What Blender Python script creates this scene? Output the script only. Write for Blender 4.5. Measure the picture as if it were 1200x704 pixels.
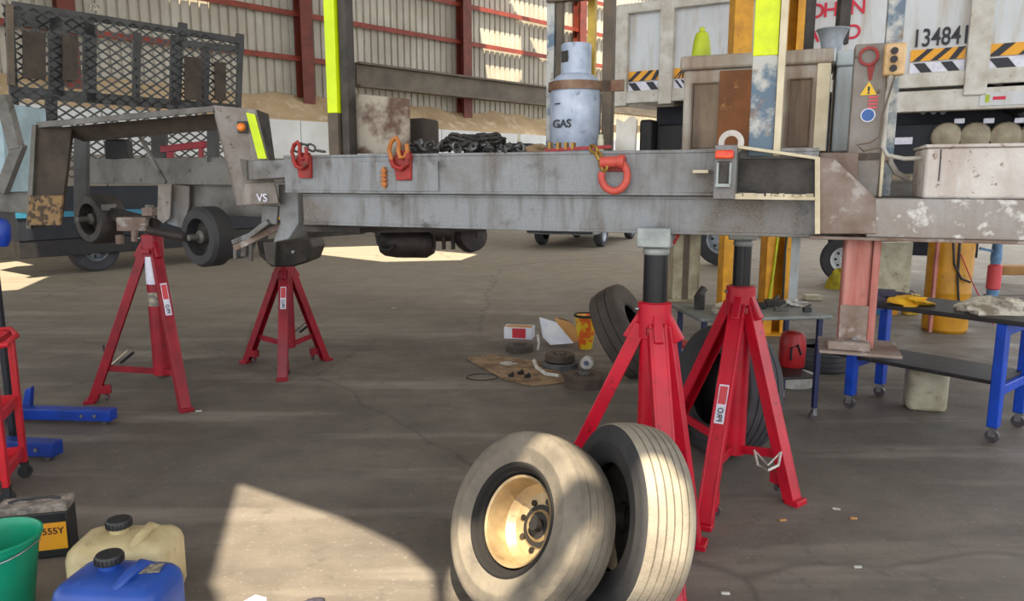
import bpy, bmesh, math, random
from mathutils import Vector as V, Matrix
random.seed(7)
SC = bpy.context.scene
for o in list(bpy.data.objects): bpy.data.objects.remove(o)
COL = SC.collection
PI = math.pi
# ---------------------------------------------------------------- camera
PITCH = math.radians(9.2); FPX = 867.0; EYE = 1.6
cs, sn = math.cos(PITCH), math.sin(PITCH)
cd = bpy.data.cameras.new('camera'); cam = bpy.data.objects.new('camera', cd); COL.objects.link(cam)
cam.location = (0, 0, EYE); cam.rotation_euler = (PI/2 - PITCH, 0, 0)
cd.sensor_width = 36; cd.lens = 36*FPX/1200; cd.clip_end = 300; cd.clip_start = .05
SC.camera = cam
# ---------------------------------------------------------------- world, sun, exposure
w = bpy.data.worlds.new('sky'); SC.world = w; w.use_nodes = True
bgn = w.node_tree.nodes['Background']; bgn.inputs[0].default_value = (0.93, 0.96, 1.0, 1); bgn.inputs[1].default_value = 2.0
SUN = V((-.06, .55, -.83)).normalized()
sd = bpy.data.lights.new('sun', 'SUN'); so = bpy.data.objects.new('sun', sd); COL.objects.link(so)
sd.energy = 11.5; sd.angle = math.radians(.25); sd.color = (1.0, .86, .64)
so.rotation_euler = SUN.to_track_quat('-Z', 'Y').to_euler(); so.location = (3, -5, 9)
SC.view_settings.view_transform = 'Standard'; SC.view_settings.look = 'None'
SC.view_settings.exposure = 0.14; SC.view_settings.gamma = 1; SC.view_settings.use_curve_mapping = False

# ---------------------------------------------------------------- measuring helpers
def ray(px, py):
    u = (px-600)/FPX; v = (352-py)/FPX
    return V((u, cs+v*sn, -sn+v*cs))
def P(px, py, Y):                      # point at world depth Y
    d = ray(px, py); return V((0, 0, EYE)) + d*(Y/d.y)
def H(px, py, z):                      # point at world height z
    d = ray(px, py); return V((0, 0, EYE)) + d*((z-EYE)/d.z)
def G(px, py): return H(px, py, 0)
def PL(px, py, O, n):                  # point on a vertical plane
    d = ray(px, py); k = V((O[0], O[1], 0)).dot(n)/V((d.x, d.y, 0)).dot(n)
    return V((0, 0, EYE)) + d*k

# ---------------------------------------------------------------- materials
def rgb(h):
    h = h.lstrip('#'); c = [int(h[i:i+2], 16)/255 for i in (0, 2, 4)]
    return tuple((x/12.92 if x <= .04045 else ((x+.055)/1.055)**2.4) for x in c)+(1,)
def mat(name, col, col2=None, rough=.6, metal=0.0, scale=5, lo=.35, hi=.65, bump=.15, bscale=40, spot=None, sscale=14, slo=.6, shi=.66,
        streak=None, stk=1.0, stretch=None, emit=0, fine=.0):
    m = bpy.data.materials.new(name); m.use_nodes = True; N = m.node_tree.nodes; L = m.node_tree.links
    b = N['Principled BSDF']; b.inputs['Roughness'].default_value = rough; b.inputs['Metallic'].default_value = metal
    tc = N.new('ShaderNodeTexCoord'); out = None
    def noise(sc, det=6, vec=None, rough_=.6):
        n = N.new('ShaderNodeTexNoise'); n.inputs['Scale'].default_value = sc; n.inputs['Detail'].default_value = det; n.inputs['Roughness'].default_value = rough_
        L.new(vec or tc.outputs['Object'], n.inputs['Vector']); return n
    def ramp(src, a, c):
        r = N.new('ShaderNodeMapRange'); r.inputs[1].default_value = a; r.inputs[2].default_value = c; L.new(src, r.inputs[0]); return r.outputs[0]
    def mix(f, a, c):
        x = N.new('ShaderNodeMix'); x.data_type = 'RGBA'; L.new(f, x.inputs[0])
        for s, q in ((6, a), (7, c)):
            if isinstance(q, tuple): x.inputs[s].default_value = q
            else: L.new(q, x.inputs[s])
        return x.outputs[2]
    c1 = rgb(col); cur = c1
    vec = None
    if stretch:
        mp = N.new('ShaderNodeMapping'); mp.inputs['Scale'].default_value = stretch; L.new(tc.outputs['Object'], mp.inputs['Vector']); vec = mp.outputs[0]
    if col2: cur = mix(ramp(noise(scale, 8, vec).outputs[0], lo, hi), cur, rgb(col2))
    if streak:
        mp2 = N.new('ShaderNodeMapping'); mp2.inputs['Scale'].default_value = (6, 6, .8); L.new(tc.outputs['Object'], mp2.inputs['Vector'])
        cur = mix(ramp(noise(1.6*stk, 5, mp2.outputs[0]).outputs[0], .5, .72), cur, rgb(streak))
    if spot: cur = mix(ramp(noise(sscale, 6).outputs[0], slo, shi), cur, rgb(spot))
    if fine:
        cur = mix(ramp(noise(160, 2).outputs[0], .45, .75), cur, tuple([c1[i]*(1-fine) for i in range(3)])+(1,))
    if isinstance(cur, tuple): b.inputs['Base Color'].default_value = cur
    else: L.new(cur, b.inputs['Base Color'])
    if bump:
        bp = N.new('ShaderNodeBump'); bp.inputs['Strength'].default_value = bump; bp.inputs['Distance'].default_value = .01
        L.new(noise(bscale, 4).outputs[0], bp.inputs['Height']); L.new(bp.outputs[0], b.inputs['Normal'])
    if emit:
        b.inputs['Emission Color'].default_value = c1; b.inputs['Emission Strength'].default_value = emit
    return m
def glass(name, col, rough=.05):
    m = bpy.data.materials.new(name); m.use_nodes = True; b = m.node_tree.nodes['Principled BSDF']
    b.inputs['Base Color'].default_value = rgb(col); b.inputs['Roughness'].default_value = rough; b.inputs['Specular IOR Level'].default_value = .8
    return m
M = {}
M['galv'] = mat('galvanised_steel', '8d9194', '6b6156', .55, .15, 1.8, lo=.44, hi=.6, spot='46403a', sscale=7, slo=.58, shi=.74, streak='5f574e', stk=1.5, bump=.3, fine=.25)
M['galv_brown'] = mat('stained_steel', '8d8782', '746a60', .6, .15, 6, spot='4c3a30', sscale=22, slo=.62, shi=.7, streak='aaa59f', bump=.3)
M['rust_grey'] = mat('rusty_grey_steel', '8f8279', '6d5647', .75, .1, 7, spot='a8a09a', sscale=9, slo=.55, shi=.65, bump=.4)
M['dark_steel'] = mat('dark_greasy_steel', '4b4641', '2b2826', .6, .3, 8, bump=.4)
M['grey_steel'] = mat('dull_grey_steel', '77756f', '5a5650', .55, .3, 5, spot='3b332c', slo=.6, shi=.75, bump=.3)
M['black'] = mat('black_grime', '17161a', '24211f', .6, 0, 8, bump=.3)
M['navyblack'] = mat('navy_black_underbody', '151a26', '23252b', .6, .1, 5, bump=.3)
M['red'] = mat('red_stand_paint', 'cc0f2e', 'ad0c26', .38, 0, 5, spot='6b1019', slo=.64, shi=.74, bump=.06)
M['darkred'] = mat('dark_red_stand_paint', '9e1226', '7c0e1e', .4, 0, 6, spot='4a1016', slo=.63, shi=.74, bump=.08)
M['trolley_red'] = mat('trolley_red_paint', 'd2202e', 'b01a28', .4, 0, 5, bump=.05)
M['hook_red'] = mat('scraped_red_paint', 'a92a24', '78251f', .55, 0, 12, spot='53302a', slo=.58, shi=.68, bump=.2)
M['ring_red'] = mat('lashing_ring_red', 'd05a4c', 'b8453a', .5, 0, 9, bump=.1)
M['hook_orange'] = mat('orange_lug', 'c07a34', 'a35622', .55, 0, 14, bump=.2)
M['black_post'] = mat('black_ram_paint', '15161b', '22242a', .28, .3, 6, bump=.04)
M['saddle'] = mat('worn_pale_saddle', 'a3aaa8', '7e8482', .5, .3, 10, bump=.15)
M['rubber'] = mat('dusty_tyre_rubber', '877e70', '5c564e', .85, 0, 4, spot='4b4844', sscale=5, slo=.55, shi=.75, bump=.25, bscale=90)
M['rubber2'] = mat('pale_dusty_tread_rubber', 'a49b8a', '7d7569', .85, 0, 4, bump=.25, bscale=90)
M['rubber_dark'] = mat('dark_tyre_rubber', '35363a', '47464a', .75, 0, 5, bump=.2)
M['rubber_wall'] = mat('dark_sidewall_rubber', '2b2b2e', '3b3a3a', .7, 0, 4, bump=.15)
M['rubber_brown'] = mat('brown_dusty_rubber', '5a524b', '3f3a36', .85, 0, 4, bump=.2)
M['groove'] = mat('groove_shadow_rubber', '1d1b1a', None, .9, bump=.1)
M['rim'] = mat('dull_gold_rim', 'c4ad86', '8f7a5c', .4, .45, 6, spot='6a5a48', slo=.62, shi=.75, bump=.1)
M['yellow'] = mat('lift_post_yellow', 'e0a010', 'b87d10', .5, 0, 6, spot='6b4a12', slo=.64, shi=.74, bump=.1)
M['orange'] = mat('lift_post_orange', 'ee8a12', 'd97408', .5, 0, 4, bump=.08)
M['hivis'] = mat('hi_vis_tape', 'd8f000', 'c8e200', .5, 0, 8, bump=.08)
M['hivis2'] = mat('worn_hi_vis_tape', 'ddf010', 'cbd91e', .55, 0, 20, bump=.2)
M['post_blue'] = mat('flaking_blue_white_post', '5c7082', 'b8b8b2', .6, 0, 9, lo=.44, hi=.56, spot='7a6450', slo=.56, shi=.7, bump=.2)
M['cream'] = mat('cream_and_sunlit_edge', 'd9ceb2', 'beb194', .6, 0, 8, bump=.1)  # also paints sunlight onto the stake edge and the outrigger flange
M['beige'] = mat('beige_column_paint', 'b9b095', '8f8367', .6, 0, 4, streak='75684f', bump=.1)
M['white'] = mat('white_truck_paint', 'd4d9dd', 'c6c8c8', .4, 0, 2, streak='b9b3a6', bump=.05)
M['white_rib'] = mat('white_rib_paint', 'd5d3cb', 'b5ae9e', .5, 0, 6, spot='8a6848', sscale=18, slo=.67, shi=.71, bump=.1)
M['cab_front'] = mat('weathered_locker_front', 'b0aaa0', '8d7b68', .65, 0, 4, streak='7c6654', bump=.2)
M['cab_side'] = mat('pale_locker_side', 'bfc8cb', 'a9adab', .55, 0, 4, streak='9b948a', bump=.1)
M['cab_recess'] = mat('brown_stained_recess', '86745f', '66513d', .65, 0, 4, streak='4e3e30', bump=.2)
M['rust_orange'] = mat('orange_rust_panel', '8c5730', '6b4429', .8, 0, 6, spot='b07b4d', slo=.62, shi=.72, bump=.3)
M['splat'] = mat('cement_splattered_white', 'cfcac4', 'b3aba4', .7, 0, 5, spot='7d6558', sscale=26, slo=.6, shi=.68, streak='a8968a', bump=.4)
M['splat_beam'] = mat('cement_splattered_beam', 'a09d9b', '86776a', .7, 0, 4, spot='cfcdca', sscale=16, slo=.54, shi=.64, streak='8c8178', bump=.4)
M['plate_rust'] = mat('burnt_rust_plate', 'a89f8f', '5d4538', .75, 0, 5, lo=.44, hi=.56, spot='3b2a22', slo=.6, shi=.68, bump=.3)
M['landing'] = mat('faded_red_oxide', 'b0645a', '8e4c40', .65, 0, 4, spot='6d4c40', slo=.62, shi=.72, streak='b98278', bump=.2)
M['lpg'] = mat('pale_blue_gas_bottle', 'bcc6d6', '98a5ba', .4, .1, 12, spot='7c8290', sscale=30, slo=.6, shi=.7, bump=.15)
M['band'] = mat('rusty_clamp_band', '8b7460', '6a4630', .6, .3, 9, bump=.2)
M['brown_post'] = mat('brown_rack_post', '6b5d4c', '51483d', .65, .1, 6, bump=.2)
M['clad'] = mat('cream_wall_cladding', 'bdb9ab', 'a59e8f', .6, 0, .8, streak='a69e8e', bump=0)
M['oxide'] = mat('red_oxide_steel', '8f3a26', '6f2c20', .6, 0, 3, bump=.1)
M['oxide_dark'] = mat('dark_red_oxide_steel', '74301f', '58251b', .6, 0, 3, bump=.1)
M['white_wall'] = mat('white_wall_panel', 'dcdedd', 'cbccc8', .6, 0, 1, bump=.05)
M['grey_wall'] = mat('grey_brown_wall_panel', '8d8577', '766e62', .8, 0, 1, bump=.1)
M['dirt'] = mat('sandy_soil', 'cbb28c', 'ac9270', .95, 0, .9, spot='dccdb0', sscale=2.5, slo=.55, shi=.7, bump=.8, bscale=6)
M['rail'] = mat('grimy_wall_beam', '6b6253', '544b40', .6, .2, 1.5, bump=.1)
M['blue'] = mat('bright_blue_paint', '0d4cc8', '0a3c9e', .4, 0, 6, bump=.05)
M['hoist_blue'] = mat('hoist_blue_paint', '1240a8', '0d3080', .38, 0, 6, bump=.05)
M['navy'] = mat('navy_paint', '232c5c', '1b2145', .45, 0, 6, bump=.05)
M['bench_top'] = mat('black_greasy_bench_top', '2a2728', '191718', .5, 0, 6, spot='4b4340', slo=.62, shi=.75, bump=.2)
M['table_top'] = mat('grey_metal_table_top', '8e9492', '6c716f', .45, .3, 6, bump=.1)
M['chrome'] = mat('caster_zinc', 'a8a8ac', '86868a', .35, .8, 20, bump=0)
M['caster'] = mat('caster_wheel', '5a5256', '3d383a', .5, 0, 20, bump=0)
M['white_plastic'] = mat('dirty_white_plastic', 'cdc8ae', 'a89f84', .5, 0, 7, spot='7e745c', slo=.62, shi=.75, bump=.1)
M['cream_plastic'] = mat('stained_cream_plastic', 'd6c79c', 'b9a67a', .5, 0, 8, spot='8c7a56', slo=.6, shi=.75, bump=.12)
M['blue_plastic'] = mat('blue_jerrycan_plastic', '2a54b0', '234693', .38, 0, 6, spot='3d64b8', slo=.6, shi=.8, bump=.06)
M['label_worn'] = mat('worn_tan_label', 'a9a088', '6c6a66', .7, 0, 40, lo=.45, hi=.55, bump=.1)
M['green_plastic'] = mat('green_bucket_plastic', '0d9a74', '0b8766', .4, 0, 4, bump=.03)
M['black_plastic'] = mat('black_plastic', '1f2023', '2b2c2e', .45, 0, 12, bump=.1)
M['batt_top'] = mat('dusty_battery_top', '9d938a', '6d6660', .7, 0, 16, lo=.42, hi=.58, bump=.2)
M['batt_label'] = mat('yellow_orange_label', 'f3b521', 'ee8d3a', .45, 0, 2.5, bump=0)
M['paper'] = mat('white_paper', 'dfe3ea', 'c9cede', .7, 0, 6, bump=.05)
M['card'] = mat('brown_cardboard', 'c9995f', 'b58753', .8, 0, 6, bump=.1)
M['card_dirty'] = mat('oily_cardboard', 'a18668', '6f5a46', .85, 0, 6, lo=.42, hi=.6, spot='3e332a', slo=.6, shi=.68, bump=.15)
M['red_print'] = mat('red_carton_print', 'c92a33', 'b22530', .5, 0, 6, bump=0)
M['tin'] = mat('red_yellow_tin_print', 'e4652a', 'e8c62c', .45, 0, 9, lo=.45, hi=.52, bump=0)
M['disc'] = mat('brown_brake_casting', '5c4f46', '453a33', .65, .3, 10, bump=.2)
M['disc_grey'] = mat('grey_brake_casting', '6c6d6e', '4c4a49', .55, .4, 10, bump=.2)
M['rag_white'] = mat('white_rag', 'd9d8d2', 'b3b0a8', .9, 0, 12, bump=.3)
M['rag_yellow'] = mat('yellow_rag', 'f0bb1e', 'd99e16', .85, 0, 12, bump=.3)
M['rag_purple'] = mat('purple_grey_cloth', '4b4658', '2f2c38', .9, 0, 10, bump=.4)
M['canvas'] = mat('dirty_canvas_bag', 'c9c3b4', '7f7464', .9, 0, 9, lo=.45, hi=.6, bump=.4)
M['yellow_bag'] = mat('olive_yellow_bag', 'c2ae1c', '8e8218', .7, 0, 10, bump=.4)
M['can_yellow'] = mat('yellow_can_paint', 'd9b844', 'b58f30', .5, 0, 12, bump=.1)
M['can_blue'] = mat('teal_can_paint', '2f7f9c', '276a82', .5, 0, 12, bump=.1)
M['can_red'] = mat('red_can_paint', 'bf2026', '95181e', .4, 0, 10, bump=.05)
M['cone'] = mat('lime_bottle_plastic', 'b9c71c', '98a818', .5, 0, 10, bump=.1)
M['bkt'] = mat('zinc_bucket', 'a9b1ba', '868e97', .4, .3, 14, bump=.1)
M['amber'] = mat('amber_lens', 'e2671a', 'ee9433', .25, 0, 20, bump=0)
M['red_lens'] = mat('red_lens', 'd6321e', 'ee6a30', .25, 0, 20, bump=0)
M['ctrl'] = mat('cream_control_box', 'd8b88a', 'b8925f', .5, 0, 20, bump=.1)
M['dark_hole'] = mat('black_button', '171310', None, .5, bump=0)
M['sticker_white'] = mat('white_sticker', 'e6e6ee', 'cfcfe0', .4, 0, 25, bump=0)
M['sticker_yellow'] = mat('yellow_warning_sticker', 'e3b81c', None, .4, bump=0)
M['sticker_red'] = mat('red_sticker', 'cf4a50', None, .4, bump=0)
M['sticker_blue'] = mat('blue_sticker', '2a5aa0', None, .4, bump=0)
M['ink'] = mat('black_lettering', '22222a', None, .5, bump=0)
M['ink_red'] = mat('red_lettering', 'd01c3c', None, .5, bump=0)
M['stripe_yellow'] = mat('yellow_stripe_tape', 'f0a818', None, .45, bump=0)
M['chain'] = mat('grey_chain_steel', '6f7273', '4a4845', .45, .6, 20, bump=.1)
M['chain_gold'] = mat('gold_chromate_chain', 'b08a3e', '8a6a30', .4, .6, 20, bump=.1)
M['tank'] = mat('dusty_air_tank', 'a59a82', '857a66', .5, .1, 8, spot='b07c4a', slo=.62, shi=.7, bump=.1)
M['glass'] = glass('dark_car_glass', '151a20')
M['car_silver'] = mat('silver_car_paint', 'a8adb2', None, .3, .4, bump=0)
M['car_blue'] = mat('pale_blue_car_paint', '6c9fb8', None, .3, .2, bump=0)
M['car_white'] = mat('white_car_paint', 'd9dde0', None, .3, 0, bump=0)
M['car_dark'] = mat('dark_car_paint', '2a2d33', None, .3, .3, bump=0)
M['drum'] = mat('yellow_tank_paint', 'c98e10', 'a8740c', .5, 0, 4, spot='6f5a18', slo=.6, shi=.72, bump=.1)
M['pipe_blue'] = mat('pale_blue_pump', '6f9cc4', '56789c', .5, 0, 10, bump=.1)
M['mesh'] = mat('dark_expanded_metal', '50514f', '3e3f3e', .5, .4, 8, bump=0)
M['mesh_frame'] = mat('dark_grey_mesh_frame', '4a4b49', '3a3938', .6, .2, 5, bump=.15)
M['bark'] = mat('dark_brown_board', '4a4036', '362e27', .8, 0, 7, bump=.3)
M['peeling'] = mat('peeling_rust_patch', '8a6f4a', '45382b', .8, 0, 24, lo=.45, hi=.55, bump=.4)
M['seal'] = mat('ceiling_sheet', 'b0aca2', '99948a', .7, 0, 1, bump=0)
M['hose'] = mat('black_hose', '1c1b1c', None, .5, bump=0)
M['cable'] = mat('grey_conduit', 'b5b0a8', '948e84', .5, 0, 12, bump=0)
M['axle'] = mat('greasy_brown_axle', '3c3430', '252120', .55, .3, 12, bump=.4)
M['blue_grey'] = mat('blue_grey_cab_paint', 'a9c4cc', '8fa6ac', .4, 0, 5, bump=.05)

# ---------------------------------------------------------------- mesh builder
ORG = {}
def frame_from(n, up=V((0, 0, 1))):
    n = n.normalized()
    if abs(n.dot(up)) > .98: up = V((0, 1, 0))
    x = up.cross(n).normalized(); y = n.cross(x)
    return x, y, n
class MB:
    def __init__(s): s.v = []; s.f = []
    def add(s, vs, fs):
        o = len(s.v); s.v += [V(p) for p in vs]; s.f += [tuple(i+o for i in f) for f in fs]; return s
    def box8(s, p): return s.add(p, [(0,3,2,1), (4,5,6,7), (0,1,5,4), (1,2,6,5), (2,3,7,6), (3,0,4,7)])
    def box(s, a, b):
        x0, y0, z0 = a; x1, y1, z1 = b
        return s.box8([(x0,y0,z0), (x1,y0,z0), (x1,y1,z0), (x0,y1,z0), (x0,y0,z1), (x1,y0,z1), (x1,y1,z1), (x0,y1,z1)])
    def obox(s, c, sz, xd=(1, 0, 0), zd=(0, 0, 1)):    # centre, size, axes
        z = V(zd).normalized(); x = V(xd); x = (x - z*x.dot(z)).normalized(); y = z.cross(x); c = V(c); a, b, h = [q/2 for q in sz]
        P8 = [c+x*i*a+y*j*b+z*k*h for k in (-1, 1) for i, j in ((-1,-1), (1,-1), (1,1), (-1,1))]
        return s.box8(P8)
    def bar(s, A, B, wd, ht=None, up=(0, 0, 1)):
        A = V(A); B = V(B); ht = ht or wd; d = (B-A)
        x, y, n = frame_from(d, V(up)); a = wd/2; b = ht/2
        q = [A-x*a-y*b, A+x*a-y*b, A+x*a+y*b, A-x*a+y*b]
        return s.box8(q+[p+d for p in q])
    def cyl(s, A, B, r, n=16, r2=None, cap=True):
        A = V(A); B = V(B); r2 = r if r2 is None else r2; x, y, _ = frame_from(B-A)
        vs = [A+(x*math.cos(2*PI*i/n)+y*math.sin(2*PI*i/n))*r for i in range(n)] + [B+(x*math.cos(2*PI*i/n)+y*math.sin(2*PI*i/n))*r2 for i in range(n)]
        fs = [(i, (i+1) % n, n+(i+1) % n, n+i) for i in range(n)]
        if cap: fs += [tuple(range(n))[::-1], tuple(range(n, 2*n))]
        return s.add(vs, fs)
    def tube(s, pts, r, n=8, closed=False):
        pts = [V(p) for p in pts]; m = len(pts); o = len(s.v); vs = []; px = None
        for k, p in enumerate(pts):
            a = pts[(k-1) % m] if (closed or k > 0) else p; b = pts[(k+1) % m] if (closed or k < m-1) else p
            x, y, t = frame_from(b-a)
            if px is not None:
                x = (px - t*px.dot(t)).normalized(); y = t.cross(x)
            px = x
            vs += [p+(x*math.cos(2*PI*i/n)+y*math.sin(2*PI*i/n))*r for i in range(n)]
        fs = []
        for k in range(m if closed else m-1):
            k2 = (k+1) % m
            fs += [(k*n+i, k*n+(i+1) % n, k2*n+(i+1) % n, k2*n+i) for i in range(n)]
        if not closed: fs += [tuple(range(n))[::-1], tuple(range((m-1)*n, m*n))]
        return s.add(vs, fs)
    def lathe(s, prof, C, ax=(0, 0, 1), n=32, closed=False):   # prof: (r, h) along axis
        C = V(C); x, y, a = frame_from(V(ax)); vs = []; m = len(prof)
        for (r, h) in prof:
            vs += [C+a*h+(x*math.cos(2*PI*i/n)+y*math.sin(2*PI*i/n))*r for i in range(n)]
        fs = []
        for k in range(m if closed else m-1):
            k2 = (k+1) % m
            fs += [(k*n+i, k*n+(i+1) % n, k2*n+(i+1) % n, k2*n+i) for i in range(n)]
        return s.add(vs, fs)
    def prism(s, pts, vec):
        pts = [V(p) for p in pts]; vec = V(vec); n = len(pts)
        return s.add(pts+[p+vec for p in pts], [tuple(range(n))[::-1], tuple(range(n, 2*n))]+[(i, (i+1) % n, n+(i+1) % n, n+i) for i in range(n)])
    def build(s, name, m, parent=None, org=None, bev=0, smooth=True, ang=35, seg=2):
        if org is None: org = ORG.get(parent.name, V((0, 0, 0))) if parent else V((0, 0, 0))
        org = V(org)
        me = bpy.data.meshes.new(name); me.from_pydata([tuple(p-org) for p in s.v], [], s.f); me.update()
        bm = bmesh.new(); bm.from_mesh(me); bmesh.ops.recalc_face_normals(bm, faces=bm.faces); bm.to_mesh(me); bm.free()
        if smooth:
            me.polygons.foreach_set('use_smooth', [True]*len(me.polygons)); me.set_sharp_from_angle(angle=math.radians(ang))
        me.materials.append(m if not isinstance(m, str) else M[m])
        o = bpy.data.objects.new(name, me); COL.objects.link(o)
        if parent: o.parent = parent; ORG[o.name] = org
        else: o.location = org; ORG[o.name] = org
        if bev:
            b = o.modifiers.new('bevel', 'BEVEL'); b.width = bev; b.segments = seg; b.limit_method = 'ANGLE'
        return o
def thing(name, label, cat, loc=(0, 0, 0), group=None):
    o = bpy.data.objects.new(name, None); COL.objects.link(o); o.location = V(loc); o.empty_display_size = .1
    o['label'] = label; o['category'] = cat
    if group: o['group'] = group
    ORG[o.name] = V(loc); return o
def tag(o, label=None, cat=None, group=None, kind=None):
    if label: o['label'] = label
    if cat: o['category'] = cat
    if group: o['group'] = group
    if kind: o['kind'] = kind
    return o
def struct(o): o['kind'] = 'structure'; return o
def copy_tree(o, parent=None):
    c = o.copy(); COL.objects.link(c)
    if parent: c.parent = parent
    for ch in [k for k in bpy.data.objects if k.parent == o]: copy_tree(ch, c)
    return c
def text(body, size, A, xd, zd, m, name='lettering', parent=None, depth=.002, width=None):
    cu = bpy.data.curves.new('t', 'FONT'); cu.body = body; cu.size = size; cu.extrude = depth; cu.align_x = 'LEFT'; cu.offset = size*.012
    ob = bpy.data.objects.new('t', cu); COL.objects.link(ob); bpy.context.view_layer.update()
    me = ob.to_mesh(); vs = [v.co.copy() for v in me.vertices]; fs = [tuple(p.vertices) for p in me.polygons]
    ob.to_mesh_clear(); bpy.data.objects.remove(ob)
    x = V(xd).normalized(); z = V(zd); z = (z-x*z.dot(x)).normalized(); n = x.cross(z)
    k = 1
    if width: k = width/max(1e-6, max(v.x for v in vs)-min(v.x for v in vs))
    mb = MB(); mb.add([V(A)+x*(v.x*k)+z*v.y+n*v.z for v in vs], fs)
    return mb.build(name, m, parent, smooth=False)
def rbox(mb, c, sz, r, xd=(1, 0, 0), n=5):       # rounded upright box (plan corners rounded, top and bottom edges softened)
    x = V(xd).normalized(); y = V((0, 0, 1)).cross(x); c = V(c); a, b, h = sz[0]/2, sz[1]/2, sz[2]
    rings = []
    for (ins, z) in ((r*.5, 0), (r*.15, r*.2), (0, r*.6), (0, h-r*.9), (r*.12, h-r*.5), (r*.4, h-r*.2), (r*.9, h-r*.04), (r*1.5, h)):
        ring = []; rr_ = max(r-ins, r*.35); a2 = a-ins-rr_; b2 = b-ins-rr_
        for q in range(4):
            sx, sy = ((1, 1), (-1, 1), (-1, -1), (1, -1))[q]
            for k in range(n+1):
                t = q*PI/2+k*PI/2/n
                ring.append(c+x*(sx*a2+rr_*math.cos(t))+y*(sy*b2+rr_*math.sin(t))+V((0, 0, z)))
        rings.append(ring)
    m = len(rings[0]); vs = [p for R_ in rings for p in R_]
    fs = [(k*m+i, k*m+(i+1) % m, (k+1)*m+(i+1) % m, (k+1)*m+i) for k in range(len(rings)-1) for i in range(m)]
    fs += [tuple(range(m))[::-1], tuple(range((len(rings)-1)*m, len(rings)*m))]
    return mb.add(vs, fs)
def blob(mb, c, sz, seed, n=14, m=8, amp=.25):     # crumpled cloth heap resting on z of c
    rnd = random.Random(seed); ph = [(rnd.uniform(1, 5), rnd.uniform(0, 6), rnd.uniform(1, 4)) for _ in range(5)]
    vs = []; c = V(c)
    for j in range(m+1):
        th = PI/2*j/m
        for i in range(n):
            a = 2*PI*i/n; k = 1+amp*sum(math.sin(p[0]*a+p[1]+p[2]*th*2) for p in ph)/2.6
            vs.append(c+V((sz[0]*math.cos(a)*math.cos(th)*k, sz[1]*math.sin(a)*math.cos(th)*k, sz[2]*math.sin(th)*(.75+.25*k))))
    fs = [(j*n+i, j*n+(i+1) % n, (j+1)*n+(i+1) % n, (j+1)*n+i) for j in range(m) for i in range(n)]+[tuple(range(n))[::-1]]
    return mb.add(vs, fs)

# ================================================================ SETTING
# floor: concrete
def floor_mat():
    m = bpy.data.materials.new('stained_concrete'); m.use_nodes = True; N = m.node_tree.nodes; L = m.node_tree.links; b = N['Principled BSDF']
    tc = N.new('ShaderNodeTexCoord')
    def nz(sc, det, st=None, ro=.6):
        n = N.new('ShaderNodeTexNoise'); n.inputs['Scale'].default_value = sc; n.inputs['Detail'].default_value = det; n.inputs['Roughness'].default_value = ro
        if st:
            mp = N.new('ShaderNodeMapping'); mp.inputs['Scale'].default_value = st; L.new(tc.outputs['Object'], mp.inputs[0]); L.new(mp.outputs[0], n.inputs['Vector'])
        else: L.new(tc.outputs['Object'], n.inputs['Vector'])
        return n.outputs[0]
    def rp(s, a, c, t0=0, t1=1):
        r = N.new('ShaderNodeMapRange'); r.inputs[1].default_value = a; r.inputs[2].default_value = c; r.inputs[3].default_value = t0; r.inputs[4].default_value = t1; L.new(s, r.inputs[0]); return r.outputs[0]
    def mx(f, a, c):
        x = N.new('ShaderNodeMix'); x.data_type = 'RGBA'; L.new(f, x.inputs[0])
        for s_, q in ((6, a), (7, c)):
            if isinstance(q, tuple): x.inputs[s_].default_value = q
            else: L.new(q, x.inputs[s_])
        return x.outputs[2]
    c = mx(rp(nz(.55, 6), .38, .62), rgb('7a736b'), rgb('5b5650'))
    c = mx(rp(nz(2.2, 8, (1, 1.8, 1)), .46, .7, 0, .7), c, rgb('5b5652'))
    c = mx(rp(nz(1.1, 5, (.35, 2.5, 1)), .52, .7, 0, .55), c, rgb('a19a90'))
    c = mx(rp(nz(9, 6), .58, .72, 0, .6), c, rgb('544f4b'))
    c = mx(rp(nz(45, 3), .6, .75, 0, .35), c, rgb('b5afa5'))
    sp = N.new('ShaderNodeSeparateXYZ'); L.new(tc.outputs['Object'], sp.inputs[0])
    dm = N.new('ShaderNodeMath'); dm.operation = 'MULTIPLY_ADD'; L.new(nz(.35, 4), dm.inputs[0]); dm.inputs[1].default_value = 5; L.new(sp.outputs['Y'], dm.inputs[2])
    c = mx(rp(dm.outputs[0], 9.5, 15, 0, .72), c, rgb('a89e8c'))  # lighter with distance: brighter daylight at the far end painted into the floor
    vo = N.new('ShaderNodeTexVoronoi'); vo.feature = 'DISTANCE_TO_EDGE'; vo.inputs['Scale'].default_value = .22
    nn = N.new('ShaderNodeTexNoise'); nn.inputs['Scale'].default_value = 1.5; L.new(tc.outputs['Object'], nn.inputs['Vector'])
    va = N.new('ShaderNodeVectorMath'); va.operation = 'ADD'; L.new(tc.outputs['Object'], va.inputs[0]); 
    vs_ = N.new('ShaderNodeVectorMath'); vs_.operation = 'SCALE'; vs_.inputs['Scale'].default_value = .35; L.new(nn.outputs['Color'], vs_.inputs[0]); L.new(vs_.outputs[0], va.inputs[1])
    L.new(va.outputs[0], vo.inputs['Vector'])
    c = mx(rp(vo.outputs['Distance'], .0, .006, .38, 0), c, rgb('35312e'))
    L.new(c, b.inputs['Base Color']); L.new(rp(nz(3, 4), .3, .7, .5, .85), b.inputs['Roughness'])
    bp = N.new('ShaderNodeBump'); bp.inputs['Strength'].default_value = .2; bp.inputs['Distance'].default_value = .01; L.new(nz(30, 6), bp.inputs['Height']); L.new(bp.outputs[0], b.inputs['Normal'])
    return m
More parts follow.
